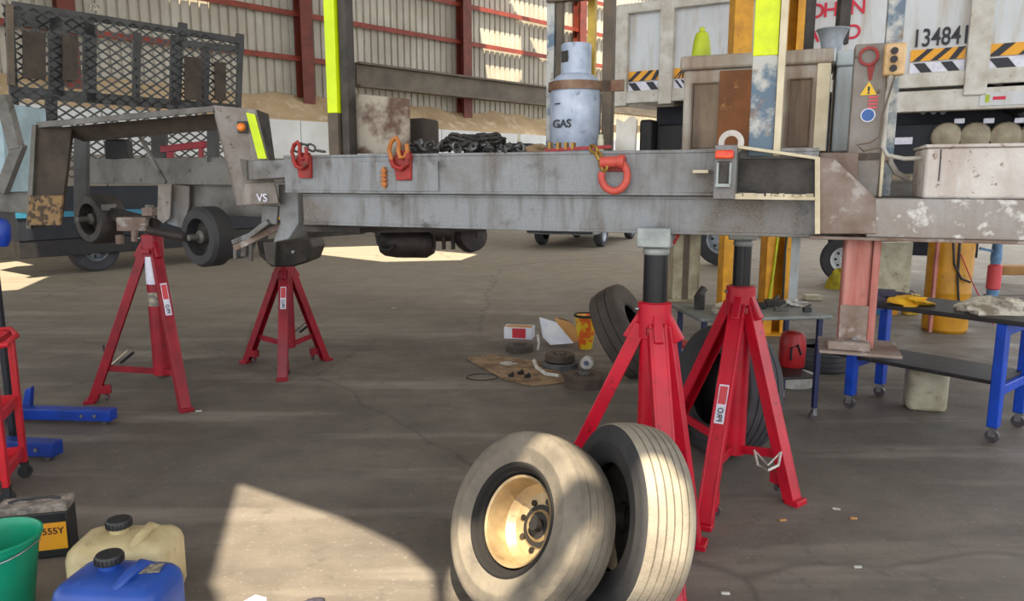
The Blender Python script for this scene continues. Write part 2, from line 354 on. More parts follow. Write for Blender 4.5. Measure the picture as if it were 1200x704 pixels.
fl = MB(); fl.box((-45, -8, -.2), (45, 60, 0)); struct(fl.build('floor', floor_mat(), smooth=False))

# far clad wall: runs to the right and away
WD = V((.712, .702, 0)); WN = V((.702, -.712, 0))         # along, facing the camera
W0 = V((P(79, 100, 17.4).x, 17.4, 0))
def wp(s, d=0, z=0): return W0 + WD*s + WN*d + V((0, 0, z))
WDX = lambda px, py: PL(px, py, W0, WN)
s_of = lambda p: (p-W0).dot(WD)
wall = bpy.data.objects.new('wall_back', None); COL.objects.link(wall); struct(wall); ORG[wall.name] = V((0, 0, 0))
cols_s = [s_of(WDX(x, 100)) for x in (79, 353, 538, 672)]; step = (cols_s[3]-cols_s[0])/3
cols = [cols_s[0]+step*k for k in range(-2, 8)]
pz = sorted([WDX(540, y).z for y in (92, 49, 6)]); dz = (pz[2]-pz[0])/2
purl = [pz[0]+dz*k for k in range(-1, 9)]
def clad_sheet(s0, s1, z0, z1):
    mb = MB(); pitch = .24; n = int((s1-s0)/pitch); pr = []
    for i in range(n):
        a = s0+(s1-s0)*i/n; p = (s1-s0)/n
        pr += [(a, 0), (a+p*.70, 0), (a+p*.76, -.05), (a+p*.94, -.05)]
    pr.append((s1, 0))
    vs = [wp(a, d, z0) for a, d in pr]+[wp(a, d, z1) for a, d in pr]; k = len(pr)
    mb.add(vs, [(i, i+1, k+i+1, k+i) for i in range(k-1)]); return mb
for k in range(len(cols)-1):
    for j, z in enumerate(purl):
        z0 = z if j else -0.0; z1 = purl[j+1] if j+1 < len(purl) else purl[-1]+dz
        clad_sheet(cols[k], cols[k+1], z0, z1+.03).build('cladding_panel', 'clad', wall, smooth=False)
for z in [q for q in purl if q > WDX(500, 126).z+.1]:
    for k in range(len(cols)-1):
        mb = MB(); mb.bar(wp(cols[k], .16, z), wp(cols[k+1], .16, z), .16, .035).bar(wp(cols[k], .24, z-.06), wp(cols[k+1], .24, z-.06), .02, .13)
        mb.build('purlin', 'oxide', wall, smooth=False)
for s in cols:
    mb = MB(); zt = purl[-1]+dz
    mb.bar(wp(s, .28, 0), wp(s, .28, zt), .03, .34, up=WN)
    for d in (.12, .46): mb.bar(wp(s, d, 0), wp(s, d, zt), .36, .03, up=WN)
    mb.build('wall_column', 'oxide_dark', wall, smooth=False)
# grimy beam fixed across the wall columns
b = MB(); za = WDX(540, 106).z
sB = s_of(WDX(400, 80)); b.bar(wp(sB, .75, za), wp(cols[7], .75, za), .10, .60)
b.bar(wp(sB, .80, za+.31), wp(cols[7], .80, za+.31), .35, .06).bar(wp(sB, .80, za-.31), wp(cols[7], .80, za-.31), .35, .06)
struct(b.build('trim_1', 'rail', smooth=False))
# soil bank behind a white topped retaining wall
b = MB(); n = 220; zc = WDX(500, 126).z; zr = WDX(340, 143).z-.05
prof = [(1.12, zr-.02), (.75, zr+(zc-zr)*.38), (.40, zr+(zc-zr)*.75), (.04, zc)]
S0, S1 = cols[0], cols[-1]
for i in range(n+1):
    s = S0+(S1-S0)*i/n
    for j, (d, z) in enumerate(prof): b.v.append(wp(s, d+.02*math.sin(i*2.3+j*2), z+(.05*math.sin(i*.37)+.04*math.sin(i*1.1) if j else 0)))
k = len(prof); b.f += [(i*k+j, (i+1)*k+j, (i+1)*k+j+1, i*k+j+1) for i in range(n) for j in range(k-1)]
tag(b.build('soil_bank', 'dirt'), 'long sandy brown soil bank sloping up against the clad wall', 'soil', kind='stuff')
rw = bpy.data.objects.new('wall_low', None); COL.objects.link(rw); struct(rw); ORG[rw.name] = V((0, 0, 0))
s = S0
while s < S1:
    b = MB(); b.bar(wp(s+.01, 1.2, zr-.5), wp(s+2.39, 1.2, zr-.5), .16, 1.0, ); b.build('white_panel', 'white_wall', rw, bev=.01)
    b = MB(); b.bar(wp(s+.01, 1.18, (zr-1.0)/2), wp(s+2.39, 1.18, (zr-1.0)/2), .16, zr-1.0); b.build('grey_panel', 'grey_wall', rw, bev=.01)
    s += 2.4
# unseen roof plane, its openings shaped so the sun draws the light patches
RZ = 11.5
def up_to_roof(p): 
    k = (RZ-p.z)/(-SUN.z); return p - SUN*k
holes = []   # (x0,x1,y0,y1)
def hole_from(pts):
    q = [up_to_roof(p) for p in pts]; return [(a.x, a.y) for a in q]
HOLES = [hole_from([G(278, 566), G(400, 608), G(470, 640), G(505, 672), G(512, 720), G(500, 800), G(290, 800), G(245, 690)]),
         hole_from([V(p) for p in ((.066,2.587,.672), (.16,2.62,.72), (.25,2.55,.68), (.30,2.48,.62), (.315,2.42,.54), (.25,2.388,.592), (.162,2.361,.533), (.117,2.34,.43), (.06,2.30,.32), (-.001,2.302,.215), (-.049,2.309,.138), (-.13,2.45,.03), (-.23,2.46,.12), (-.24,2.55,.25), (-.22,2.65,.36), (-.14,2.60,.36), (-.09,2.60,.45), (0,2.626,.536))]),
         hole_from([V(p) for p in ((.324,2.384,.492), (.328,2.367,.458), (.282,2.295,.393), (.223,2.252,.316), (.167,2.247,.234), (.14,2.25,.08), (.02,2.24,.08), (.093,2.256,.293), (.166,2.252,.396), (.242,2.287,.477))]),
         hole_from([V(p) for p in ((.474,2.413,.704), (.533,2.419,.697), (.60,2.36,.63), (.61,2.28,.53), (.60,2.24,.39), (.58,2.23,.31), (.54,2.229,.245), (.50,2.25,.10), (.349,2.331,.10), (.378,2.349,.261), (.385,2.36,.38), (.39,2.37,.5), (.421,2.435,.614))]),
         hole_from([G(375, 290), G(440, 288), G(560, 298), G(540, 305), G(450, 307), G(370, 298)]),
         hole_from([G(-100, 318), G(20, 306), G(70, 318), G(20, 340), G(-100, 348)]),
         hole_from([WDX(560, 20), WDX(610, 25), WDX(612, 95), WDX(575, 120)]),
         hole_from([WDX(195, -20), WDX(250, -25), WDX(240, 30), WDX(200, 22)]),
         ]
b = bmesh.new(); 
import mathutils.geometry as mg
def ceiling_sun_mask():
    outer = [(-30, -6.8), (17, -6.8), (17, 22.5), (-30, 22.5)]
    verts = [V(p) for p in outer]; faces_in = [list(range(4))]
    for h in HOLES:
        i0 = len(verts); verts += [V(p) for p in h]; faces_in.append(list(range(i0, i0+len(h)))[::-1])
    edges = []
    for f in faces_in: edges += [(f[i], f[(i+1) % len(f)]) for i in range(len(f))]
    vo, eo, fo, *_ = mg.delaunay_2d_cdt(verts, edges, [], 0, 1e-5)
    def inside(pt, poly):
        c = False; j = len(poly)-1
        for i in range(len(poly)):
            if ((poly[i][1] > pt[1]) != (poly[j][1] > pt[1])) and pt[0] < (poly[j][0]-poly[i][0])*(pt[1]-poly[i][1])/(poly[j][1]-poly[i][1])+poly[i][0]: c = not c
            j = i
        return c
    mb = MB(); fs = []
    for f in fo:
        cx = sum(vo[i].x for i in f)/len(f); cy = sum(vo[i].y for i in f)/len(f)
        if any(inside((cx, cy), h) for h in HOLES): continue
        fs.append(tuple(f))
    mb.add([(p.x, p.y, RZ) for p in vo], fs); mb.add([(p.x, p.y, RZ+.08) for p in vo], fs)
    return mb
struct(ceiling_sun_mask().build('ceiling_sun_mask', 'seal', smooth=False))

# ================================================================ TRAILER CHASSIS
E1 = V((.932, -.362, 0)).normalized(); E2 = V((-E1.y, E1.x, 0)); UP = V((0, 0, 1))
O0 = P(765, 274, 3.12); O0.z = 0
def K(px, py, t=0): return PL(px, py, O0+E2*t, E2)
def sof(px, t=0, py=220): return (K(px, py, t)-O0).dot(E1)
def F(s, t, z): return O0+E1*s+E2*t+UP*z
def cb(mb, s0, s1, t0, t1, z0, z1):
    return mb.box8([F(s0,t0,z0), F(s1,t0,z0), F(s1,t1,z0), F(s0,t1,z0), F(s0,t0,z1), F(s1,t0,z1), F(s1,t1,z1), F(s0,t1,z1)])
ZB = K(765, 274).z; ZM = K(765, 229).z; ZT = K(765, 176).z
print('Z', ZB, ZM, ZT)
tr = thing('trailer_frame', 'long grey steel trailer chassis raised on the four red stands', 'trailer', F(0, 0, 0))
def rail_c(mb, s0, s1, t, z0, z1, th=.012, fl_=.09):    # channel section, web towards viewer
    cb(mb, s0, s1, t, t+th, z0, z1); cb(mb, s0, s1, t-.004, t+fl_, z1-.014, z1); cb(mb, s0, s1, t-.004, t+fl_, z0, z0+.014); return mb
sL = sof(352); sU = sof(337); sR = sof(957)
m = MB(); rail_c(m, sU, sR, -.02, ZM, ZT); m.build('upper_rail', 'galv', tr, bev=.003)
m = MB(); rail_c(m, sL, sR+.005, .015, ZB, ZM-.002); m.build('lower_rail', 'galv', tr, bev=.003)
# raised patch plate with seams on upper rail
sa, sb = sof(425), sof(517); m = MB()
cb(m, sa, sb, -.03, -.021, ZM+.012, ZT-.035); m.build('patch_plate', 'galv', tr, bev=.002)
# far rail and cross members
m = MB(); rail_c(m, sof(180, .9), sR+.6, .95, ZB-.02, ZT-.12); m.build('far_rail', 'grey_steel', tr, bev=.003)
for s in (-1.15, -.6, -.05, .5, 1.05):
    m = MB(); cb(m, s-.04, s+.04, .1, .96, ZB+.05, ZM-.02); m.build('crossmember', 'grey_steel', tr, bev=.003)
# dark underside pan behind lower rail (left part)
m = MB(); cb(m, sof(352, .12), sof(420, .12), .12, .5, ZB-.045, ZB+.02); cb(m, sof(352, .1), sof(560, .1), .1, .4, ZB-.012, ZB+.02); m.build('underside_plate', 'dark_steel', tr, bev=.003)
# deck boards on top set back
m = MB(); cb(m, sof(520, .1), sR+.25, .1, .95, ZT-.05, ZT-.015); m.build('deck_plate', 'rust_grey', tr, bev=.003)
# outrigger channel, open to the front
s0 = sof(862, -.13); s1 = sof(957, -.02)
m = MB()
zt0 = K(862, 170, -.13).z; zb0 = K(862, 232, -.13).z; zt1 = K(957, 184, -.02).z; zb1 = K(957, 233, -.02).z
def slab(A, B, C, D, th):
    return [A, B, C, D, A+UP*th, B+UP*th, C+UP*th, D+UP*th]
m.box8(slab(F(s0,-.13,zt0-.012), F(s1,-.06,zt1-.012), F(s1,.05,zt1-.012), F(s0,.05,zt0-.012), .012)); m.build('outrigger_top', 'cream', tr, bev=.002)
m = MB(); m.box8(slab(F(s0,-.13,zb0-.004), F(s1,-.06,zb1-.004), F(s1,.05,zb1-.004), F(s0,.05,zb0-.004), .012))
rr = random.Random(3)
for i in range(26):
    a = rr.random(); c_ = F(s0+(s1-s0)*a, -.12+.06*a+rr.uniform(0, .05), zb0+(zb1-zb0)*a+.012); m.obox(c_, (rr.uniform(.01, .04), rr.uniform(.008, .02), rr.uniform(.006, .016)), (rr.random(), rr.random()-.5, 0))
m.build('outrigger_bottom', 'cream', tr)  # cream colour stands in for sunlight on this flange
m = MB(); cb(m, s0, s1, -.04, -.025, zb0+.01, zt1-.005); m.build('outrigger_web', 'dark_steel', tr, bev=.002)
m = MB(); sx = sof(836, -.14); cb(m, sx, s0, -.145, -.02, zb0-.004, zt0+.0); m.build('end_plate', 'galv', tr, bev=.003)
pc = K(849, 181, -.15); m = MB(); m.obox(pc, (.068, .03, .032), E1); m.build('marker_light', 'red_lens', tr, bev=.006)
pc = K(849, 202, -.15); m = MB(); m.obox(pc, (.05, .012, .085), E1); m.build('light_bracket', 'dark_steel', tr, bev=.003)
pc = K(847, 217, -.155); m = MB(); m.obox(pc, (.055, .02, .012), E1).obox(K(841, 203, -.155), (.008, .02, .08), E1).obox(K(856, 203, -.155), (.008, .02, .08), E1); m.build('light_cage', 'saddle', tr)
m = MB(); m.obox(K(822, 201, -.05), (.06, .06, .012), E1); m.build('rail_tab', 'cream', tr)
# lifting eye ring on top of the end plate
m = MB(); c = K(857, 166, -.08); ring = []
m.lathe([(.026, -.009), (.048, -.009), (.048, .009), (.026, .009)], c-UP*.004, E2, 28, True); m.build('lifting_eye', 'splat', tr, bev=.001)
# gusset and neck
m = MB(); m.prism([K(957, 184, -.05), K(978, 186, -.05), K(1026, 232, -.05), K(1027, 274, -.05), K(957, 274, -.05)], E2*.05); m.build('gusset_plate', 'rust_grey', tr, bev=.003)
m = MB(); m.prism([K(955, 184, -.062), K(961, 184, -.062), K(961, 274, -.062), K(955, 274, -.062)], E2*.014); m.build('gusset_edge', 'cream', tr)
sN = sof(1018); sE = sof(1320)
m = MB(); z1 = K(1060, 233, -.04).z; z0 = K(1060, 279, -.04).z
cb(m, sN, sE, -.04, .11, z0, z1); m.build('neck_beam', 'splat_beam', tr, bev=.006)
m = MB(); cb(m, sof(952), sE, -.052, .12, z0-.012, z0); m.build('neck_flange', 'rust_grey', tr, bev=.002)
m = MB(); cb(m, sN+.1, sE, .95, 1.07, z0, z1); m.build('neck_beam', 'grey_steel', tr, bev=.006)
m = MB(); cb(m, sof(958), sof(1004), .04, .08, ZT-.22, ZT-.02); m.build('backing_plate', 'rust_grey', tr, bev=.003)
# landing leg
def lz(px, py, t): return K(px, py, t)
t_ = .02; c = (K(1006, 345, t_)-O0); sc_ = c.dot(E1)
zf = K(1006, 408, t_).z
m = MB(); cb(m, sc_-.062, sc_+.04, t_, t_+.012, zf, z0); cb(m, sc_+.028, sc_+.04, t_, t_+.12, zf, z0); cb(m, sc_-.062, sc_-.05, t_, t_+.12, zf, z0); cb(m, sc_-.062, sc_+.04, t_+.108, t_+.12, zf, z0)
m.build('landing_leg', 'landing', tr, bev=.003)
m = MB(); cb(m, sc_+.04, sc_+.066, t_-.008, t_+.02, zf, z0); m.build('leg_edge', 'landing', tr, bev=.002)
m = MB(); cb(m, sc_-.13, sc_+.16, t_-.09, t_+.2, zf-.012, zf); m.build('foot_plate', 'rust_grey', tr, bev=.003)
m = MB(); cb(m, sc_-.1, sc_+.05, t_-.07, t_-.004, zf, zf+.035); m.build('foot_bracket', 'rust_grey', tr, bev=.006)
m = MB(); cb(m, sc_-.062, sc_+.04, t_-.006, t_, zf, zf+.17); m.build('leg_shoe', 'rust_grey', tr, bev=.002)
m = MB(); p = K(1001, 398, t_-.005); m.cyl(p, p-E2*.012, .013, 6); m.cyl(p-E2*.004, p-E2*.014, .008, 10); m.build('leg_bolt', 'chrome', tr)
print('foot z', zf)
m = MB(); s_ = sof(949, .66, 30); cb(m, s_-.022, s_+.022, .66, .70, ZT-.03, ZT+1.2); m.build('deck_post', 'dark_steel', tr, bev=.003)
# stake posts
def stake(pxb, wpx, t, topz, name='stake_post'): ...
c = (K(895, 170, -.01)-O0).dot(E1)
m = MB(); zt_t = K(895, 65, -.05).z; cb(m, c-.055, c+.038, -.05, .03, ZT-.03, zt_t); sk = m.build('stake_post', 'post_blue', tr, bev=.003)
m = MB(); cb(m, c-.055, c+.036, -.05, .03, zt_t, ZT+1.3); m.build('post_tape', 'hivis2', sk, bev=.003)
m = MB(); cb(m, c+.038, c+.062, -.062, .045, ZT-.03, ZT+1.3); m.build('post_edge', 'cream', sk, bev=.002)  # sunlit right edge put into the colour
c = (K(398, 180, .0)-O0).dot(E1)
m = MB(); zt_t = K(398, 132, 0).z; cb(m, c-.062, c-.004, .0, .06, ZT-.02, zt_t); cb(m, c-.004, c+.004, .05, .06, ZT-.02, ZT+1.2); sk = m.build('stake_post', 'brown_post', tr, bev=.003)
m = MB(); cb(m, c-.062, c-.004, .0, .06, zt_t, ZT+1.2); m.build('post_tape', 'hivis', sk, bev=.003)
m = MB(); cb(m, c+.004, c+.045, .02, .09, ZT-.02, ZT+1.2); m.build('post_channel', 'dark_steel', sk, bev=.003)
# lashing lugs on the rail: red hooks with orange lips
def hook_lug(px, py, sc=1.0, orange=True):
    a = K(px, py, -.045)
    m = MB(); m.prism([a+E1*x*sc+UP*z*sc for x, z in ((-.035, -.1), (.045, -.1), (.05, .02), (.035, .045), (-.03, .045), (-.055, .0))], E2*.022); h = m.build('lashing_lug', 'hook_red', tr, bev=.004)
    m = MB(); pts = [a-E2*.014+E1*x*sc+UP*z*sc for x, z in ((-.05, .0), (-.062, .05), (-.045, .09), (-.02, .105), (-.005, .08), (-.01, .04), (.0, .01), (.025, .012), (.04, .04), (.035, .075))]
    m.tube(pts, .011*sc, 10); m.build('lug_hook', 'hook_orange' if orange else 'hook_red', h)
    m = MB(); m.tube([a-E2*.012+E1*x*sc+UP*z*sc for x, z in ((-.055, .005), (-.04, -.03), (0, -.045), (.035, -.02), (.045, .03))], .013*sc, 10); m.build('lug_lip', 'hook_red', h)
hook_lug(471, 187, .95, True)
hook_lug(355, 188, .85, False)
# small gold clasp on rail
a = K(450, 208, -.04); m = MB()
for q in range(4): m.obox(a+UP*(-.03+.02*q), (.03, .02, .012), E1)
m.cyl(a+UP*.05-E2*0, a-UP*.05, .008, 10); m.build('rail_clasp', 'hook_orange', tr, bev=.002)
# big red ring near stand
a = K(719, 205, -.055)
m = MB(); pts = []
for i in range(22):
    t = math.radians(-195+ i*255/21); pts.append(a+E1*(.055*math.cos(t)+.003)+UP*(.062*math.sin(t)-.004))
m.tube(pts, .0155, 12); lr = m.build('lashing_ring', 'ring_red', tr)
m = MB(); m.cyl(a-E1*.055+UP*.052, a+E1*.02+UP*.055, .023, 16); m.cyl(a+E1*.02+UP*.055, a+E1*.045+UP*.055, .028, 16); m.build('ring_barrel', 'ring_red', lr)
m = MB(); m.obox(a+UP*.045+E2*.03, (.09, .03, .06), E1); m.build('ring_bracket', 'hook_red', lr, bev=.004)

m = MB(); m.tube([K(775, 276, .05), K(788, 272, .05), K(795, 276, .05), K(790, 284, .05), K(779, 288, .05)], .008, 8); m.build('air_line', 'hook_red', tr)
# chain things
def link_mesh(m, c, d, side, L_=.034, W_=.022, r=.0045):
    x = d.normalized(); y = (side-x*side.dot(x)).normalized(); pts = []
    for i in range(12):
        t = 2*PI*i/12; cx = math.cos(t); pts.append(c+x*((L_-W_)/2*(1 if cx > 0 else -1)+W_/2*cx)+y*W_/2*math.sin(t))
    m.tube(pts, r, 6, True)
def chain(path, label, mtl, parent_name='chain', L_=.036, W_=.024, r=.005, group=None):
    t = thing(parent_name, label, 'chain', path[0], group)
    seg = []; 
    for a, b_ in zip(path, path[1:]):
        n = max(1, int((b_-a).length/(L_*.72)))
        for i in range(n): seg.append((a.lerp(b_, (i+.5)/n), (b_-a)))
    for k, (c, d) in enumerate(seg):
        x, y, _ = frame_from(d); m = MB(); link_mesh(m, c, d, x if k % 2 else y, L_, W_, r); m.build('chain_link', mtl, t)
    return t
rr = random.Random(11)
pts = [K(478, 176, -.03)]
for i in range(34):
    u = i/33; pts.append(K(482+130*u, 170+4*math.sin(i*1.9)+5*u, .03+.05*math.sin(i*1.3)))
chain(pts, 'long grey chain heaped along the top of the trailer rail', 'chain', L_=.05, W_=.034, r=.007)
chain([K(345, 178, -.03), K(352, 168, -.02), K(360, 170, -.01), K(370, 176, 0), K(382, 178, 0)], 'short grey chain hanging at the red lug beside the left taped post', 'chain', L_=.042, W_=.03, r=.006)
chain([K(692, 172, -.03), K(700, 178, -.05), K(704, 188, -.06), K(710, 200, -.065)], 'short gold chain hooked in the big red ring', 'chain_gold', L_=.045, W_=.026, r=.007)
pts = [K(515, 172, .08)]
for i in range(30):
    u = i/29; pts.append(K(515+75*(u if i%2 else 1-u), 166+5*math.sin(i*2.3), .07+.05*math.cos(i*1.7)))
chain(pts, 'dark rusty chain piled in a knot behind the long grey chain', 'dark_steel', L_=.055, W_=.038, r=.008)
# red ratchet strap bar on rail top behind chain
t = thing('strap_bar', 'red ratchet strap bar lying on the rail below the gas bottle', 'strap', K(640, 176, .06))
m = MB(); m.bar(K(640, 176, .05), K(716, 172, .05), .03, .014); m.build('strap', 'can_red', t)
m = MB()
for px in (645, 655, 664, 672): m.obox(K(px, 171, .05), (.012, .04, .03), E1)
m.build('ratchet', 'chain_gold', t)

# ------------------------------------------- things carried on the chassis
def cthing(name, label, cat, px, t): 
    s = sof(px, t); return thing(name, label, cat, F(s, t, ZT))
# locker
s0, s1 = sof(793, .22), sof(966, .22); D0, D1 = .22, .62
zl0 = K(880, 78, .22).z; zl1 = K(880, 61, .22).z; zb = ZT-.005
lk = cthing('steel_locker', 'weathered grey locker with brown recessed panels standing on the trailer deck', 'locker', 880, .3)
m = MB(); cb(m, s0+.012, s1-.01, D0+.015, D1-.01, zb, zl0); m.build('body', 'cab_front', lk, bev=.01)
m = MB(); cb(m, s0-.005, s1+.005, D0, D1, zl0, zl1); m.build('lid', 'cab_front', lk, bev=.012)
for a, b_ in ((808, 836), (919, 944)):
    m = MB(); cb(m, sof(a, .22), sof(b_, .22), D0+.008, D0+.02, zb+.02, zl0-.06); pn = m.build('recessed_panel', 'cab_recess', lk, bev=.002)
    sa, sb_ = sof(a, .22), sof(b_, .22); q = MB()
    for x0, x1, y0, y1 in ((sa-.006, sa, zb+.015, zl0-.055), (sb_, sb_+.006, zb+.015, zl0-.055), (sa, sb_, zl0-.06, zl0-.054)): cb(q, x0, x1, D0, D0+.02, y0, y1)
    q.build('panel_rim', 'cab_recess', pn)
m = MB(); cb(m, sof(838, .22), sof(880, .22), D0-.01, D0+.012, zb+.01, zl0-.012); m.build('rust_sheet', 'rust_orange', lk, bev=.002)
m = MB(); cb(m, sof(949, .22), s1-.004, D0+.004, D0+.02, zb, zl0); m.build('corner_strip', 'cream', lk, bev=.004)
m = MB(); cb(m, s1-.012, s1-.002, D0+.03, D1-.02, zb, zl0-.01); m.build('side_panel', 'cab_side', lk, bev=.003)
m = MB(); cb(m, s1+.002, s1+.012, D0+.005, D1-.005, zl0+.004, zl1); m.build('lid_side', 'cab_side', lk, bev=.003)
# second pale box just behind the locker at right
m = MB()
l2 = cthing('tool_box', 'pale grey tool box squeezed between locker and sticker-covered upright', 'box', 985, .4)
cb(m, s1+.02, sof(998, .4), .34, .8, zb, K(985, 80, .4).z); m.build('body', 'cab_side', l2, bev=.008)
m = MB(); cb(m, s1+.016, sof(1000, .4), .33, .81, K(985, 80, .4).z, K(985, 62, .4).z); m.build('lid', 'cab_side', l2, bev=.008)
# lime bottle on locker
bp_ = F((K(822, 60, .4)-O0).dot(E1), .4, zl1)
t = thing('spray_bottle', 'lime yellow tapered bottle standing on the locker lid', 'bottle', bp_)
m = MB(); m.lathe([(0, 0), (.042, 0), (.045, .01), (.036, .09), (.028, .12), (.016, .128), (0, .13)], bp_, n=20); m.build('body', 'cone', t)
m = MB(); m.lathe([(0, .128), (.013, .128), (.012, .145), (0, .15)], bp_, n=14); m.build('cap', 'cone', t)
# zinc bucket on tool box
bk = F((K(975, 55, .5)-O0).dot(E1), .5, K(985, 62, .4).z)
t = thing('zinc_funnel', 'galvanised funnel shaped bucket standing on the pale tool box', 'bucket', bk)
m = MB(); m.lathe([(0, .004), (.052, 0), (.05, .012), (.042, .02), (.05, .07), (.062, .105), (.07, .112), (.068, .116), (.058, .105), (.04, .03), (0, .025)], bk, n=28); m.build('body', 'bkt', t)
m = MB(); m.bar(bk+UP*.05+E1*.035, bk+UP*.7+E1*.045, .045, .045); tag(m.build('dark_pole', 'dark_steel', t), 'dark steel pole standing in the bucket')
# sticker upright
t0_ = .1; su = sof(1019, t0_, 140)
u_ = thing('control_upright', 'grey steel upright with warning stickers and drip stain behind the gusset', 'post', F(su, t0_, ZM))
zt_ = K(1020, 51, t0_).z
m = MB(); cb(m, su-.068, su+.05, t0_, t0_+.09, ZM, zt_); m.build('column', 'galv_brown', u_, bev=.004)
m = MB(); cb(m, su+.05, su+.062, t0_-.015, t0_+.1, ZM, zt_-.09); m.build('column_edge', 'cream', u_, bev=.002)
m = MB(); a = K(1018, 66, t0_-.004); m.lathe([(.026, 0), (.036, 0), (.036, .006), (.026, .006)], a, -E2, 24, True); m.build('drip_ring', 'hook_red', u_)
m = MB(); a = K(1020, 84, t0_-.002); m.prism([a+E1*x+UP*z for x, z in ((-.015, .03), (.015, .03), (.006, -.03), (0, -.035), (-.004, -.03))], -E2*.002); m.build('paint_run', 'hook_red', u_)
def tri_st(a, r): return [a+E1*r*math.cos(t)+UP*r*math.sin(t) for t in (PI/2, PI/2+2*PI/3, PI/2+4*PI/3)]
a = K(1018, 106, t0_-.001); m = MB(); m.prism(tri_st(a, .034), -E2*.002); st = m.build('warning_sticker', 'sticker_yellow', u_, smooth=False)
m = MB(); m.prism([a-E2*.0025+E1*x+UP*z for x, z in ((-.004, .014), (.004, .014), (.003, -.004), (-.003, -.004))], -E2*.001); m.prism([a-E2*.0025+E1*x+UP*z for x, z in ((-.004, -.007), (.004, -.007), (.004, -.013), (-.004, -.013))], -E2*.001); m.build('warning_mark', 'ink', st, smooth=False)
a = K(1023, 120, t0_-.001); m = MB()
for q in range(4): m.obox(a+UP*(.02-.013*q), (.034, .003, .007), E1)
m.build('red_notice', 'sticker_red', u_, smooth=False)
a = K(1017, 135, t0_-.002); m = MB(); m.cyl(a, a-E2*.003, .026, 28); st = m.build('blue_round_sticker', 'sticker_white', u_)
m = MB(); m.cyl(a-E2*.003, a-E2*.004, .022, 28); m.build('blue_disc', 'sticker_blue', st)
# control box
a = K(1048, 70, .06); cbx = MB(); cbx.obox(a, (.072, .05, .115), E1); cx = cbx.build('control_box', 'ctrl', u_, bev=.008)
for dz_ in (.028, -.002, -.034):
    m = MB(); c = a-E2*.026+UP*dz_-E1*.004; m.cyl(c, c-E2*.01, .0125, 16); m.build('push_button', 'dark_hole', cx)
# tall post behind the control box
s_ = sof(1047, .2, 60)
m = MB(); cb(m, s_-.03, s_+.03, .2, .26, ZM, ZT+1.2); tp = thing('rear_stake', 'speckled grey stake post rising behind the control box', 'post', F(s_, .2, ZM)); m.build('pole', 'post_blue', tp, bev=.003)
m = MB(); m.tube([K(1044, 88, .05), K(1040, 110, .05), K(1037, 150, .05), K(1034, 172, .05), K(1040, 182, .05), K(1060, 186, .05), K(1083, 185, .05)], .008, 10); m.build('conduit', 'cable', u_)
m = MB(); m.tube([K(1049, 88, .04), K(1044, 105, .04), K(1034, 135, .03), K(1031, 160, .03), K(1020, 167, .03), K(1004, 170, .03), K(1012, 177, .03), K(1030, 173, .03)], .0035, 8); m.build('black_cable', 'brown_post', u_)
m = MB(); m.tube([K(1043, 180, .2), K(1043, 190, .2), K(1050, 202, .2), K(1064, 210, .22)], .012, 10); m.build('elbow_pipe', 'cable', u_)
# splattered box on neck
sx0 = sof(1082, -.02); m = MB(); zb_ = z1; zt2 = K(1100, 169, -.02).z
wb = thing('splattered_tank', 'cement splattered white steel box standing on the right neck beam', 'tank', F(sx0+.3, .1, z1))
cb(m, sx0, sE, -.02, .3, zb_+.001, zt2-.012); m.build('body', 'splat', wb, bev=.01)
m = MB(); cb(m, sx0-.004, sE, -.026, .31, zt2-.012, zt2); m.build('top_lip', 'splat', wb, bev=.003)
m = MB(); m.tube([K(1103, 175, -.022), K(1102, 190, -.022), K(1100, 212, -.022)], .0022, 6); m.build('crack', 'ink', wb)
# LPG bottle in rack
cL = K(674, 165, .35); sLp = (cL-O0).dot(E1); zc0 = ZT-.01
lp = thing('gas_bottle', 'pale blue gas bottle with black lettering standing in the trailer rack', 'gas bottle', F(sLp, .35, zc0))
hL = K(674, 52, .35).z-zc0; R_ = .120
C0 = F(sLp, .35, zc0)
m = MB(); m.lathe([(0, 0), (R_*.8, 0), (R_*.9, .01), (R_, .03), (R_, hL*.31), (R_*1.01, hL*.32), (R_, hL*.33), (R_, hL*.60), (R_*.97, hL*.66), (R_*.8, hL*.71), (R_*.62, hL*.735), (0, hL*.74)], C0, n=40); m.build('cylinder', 'lpg', lp)
ri = R_*.60
m = MB(); m.lathe([(ri-.008, hL*.69), (ri, hL*.69), (ri, hL*.985), (ri-.004, hL), (ri-.01, hL*.985)], C0, n=40, closed=True); cl_ = m.build('collar', 'lpg', lp)
m = MB(); q = C0+V((-ri*.80, -ri*.62, hL*.88)); m.obox(q, (.045, .006, .05), (.62, -.80, 0)); m.build('collar_slot', 'dark_steel', cl_, bev=.002)
m = MB(); m.cyl(C0+UP*hL*.74, C0+UP*hL*.88, .018, 12); m.obox(C0+UP*hL*.86, (.05, .02, .02)); m.build('valve', 'chain_gold', lp)
text('GAS', .052, C0+V((-.112, -.074, hL*.25)), (.78, -.5, 0), UP, 'ink', 'lettering', lp)
m = MB()
for q in range(2): m.obox(C0+V((-.092, -.083, hL*(.10+.36*q))), (.03, .004, .005), (.7, -.7, 0))
m.build('small_print', 'ink', lp)
rk = thing('bottle_rack', 'rusty band and post rack clamping the gas bottle', 'rack', F(sLp, .5, ZT))
m = MB(); m.lathe([(R_+.002, hL*.585), (R_+.010, hL*.585), (R_+.010, hL*.66), (R_+.002, hL*.66)], C0, n=36, closed=True); m.bar(C0+E1*(R_)+UP*hL*.62, C0+E1*(R_+.11)+UP*hL*.62, .02, .05); m.build('clamp_band', 'band', rk)
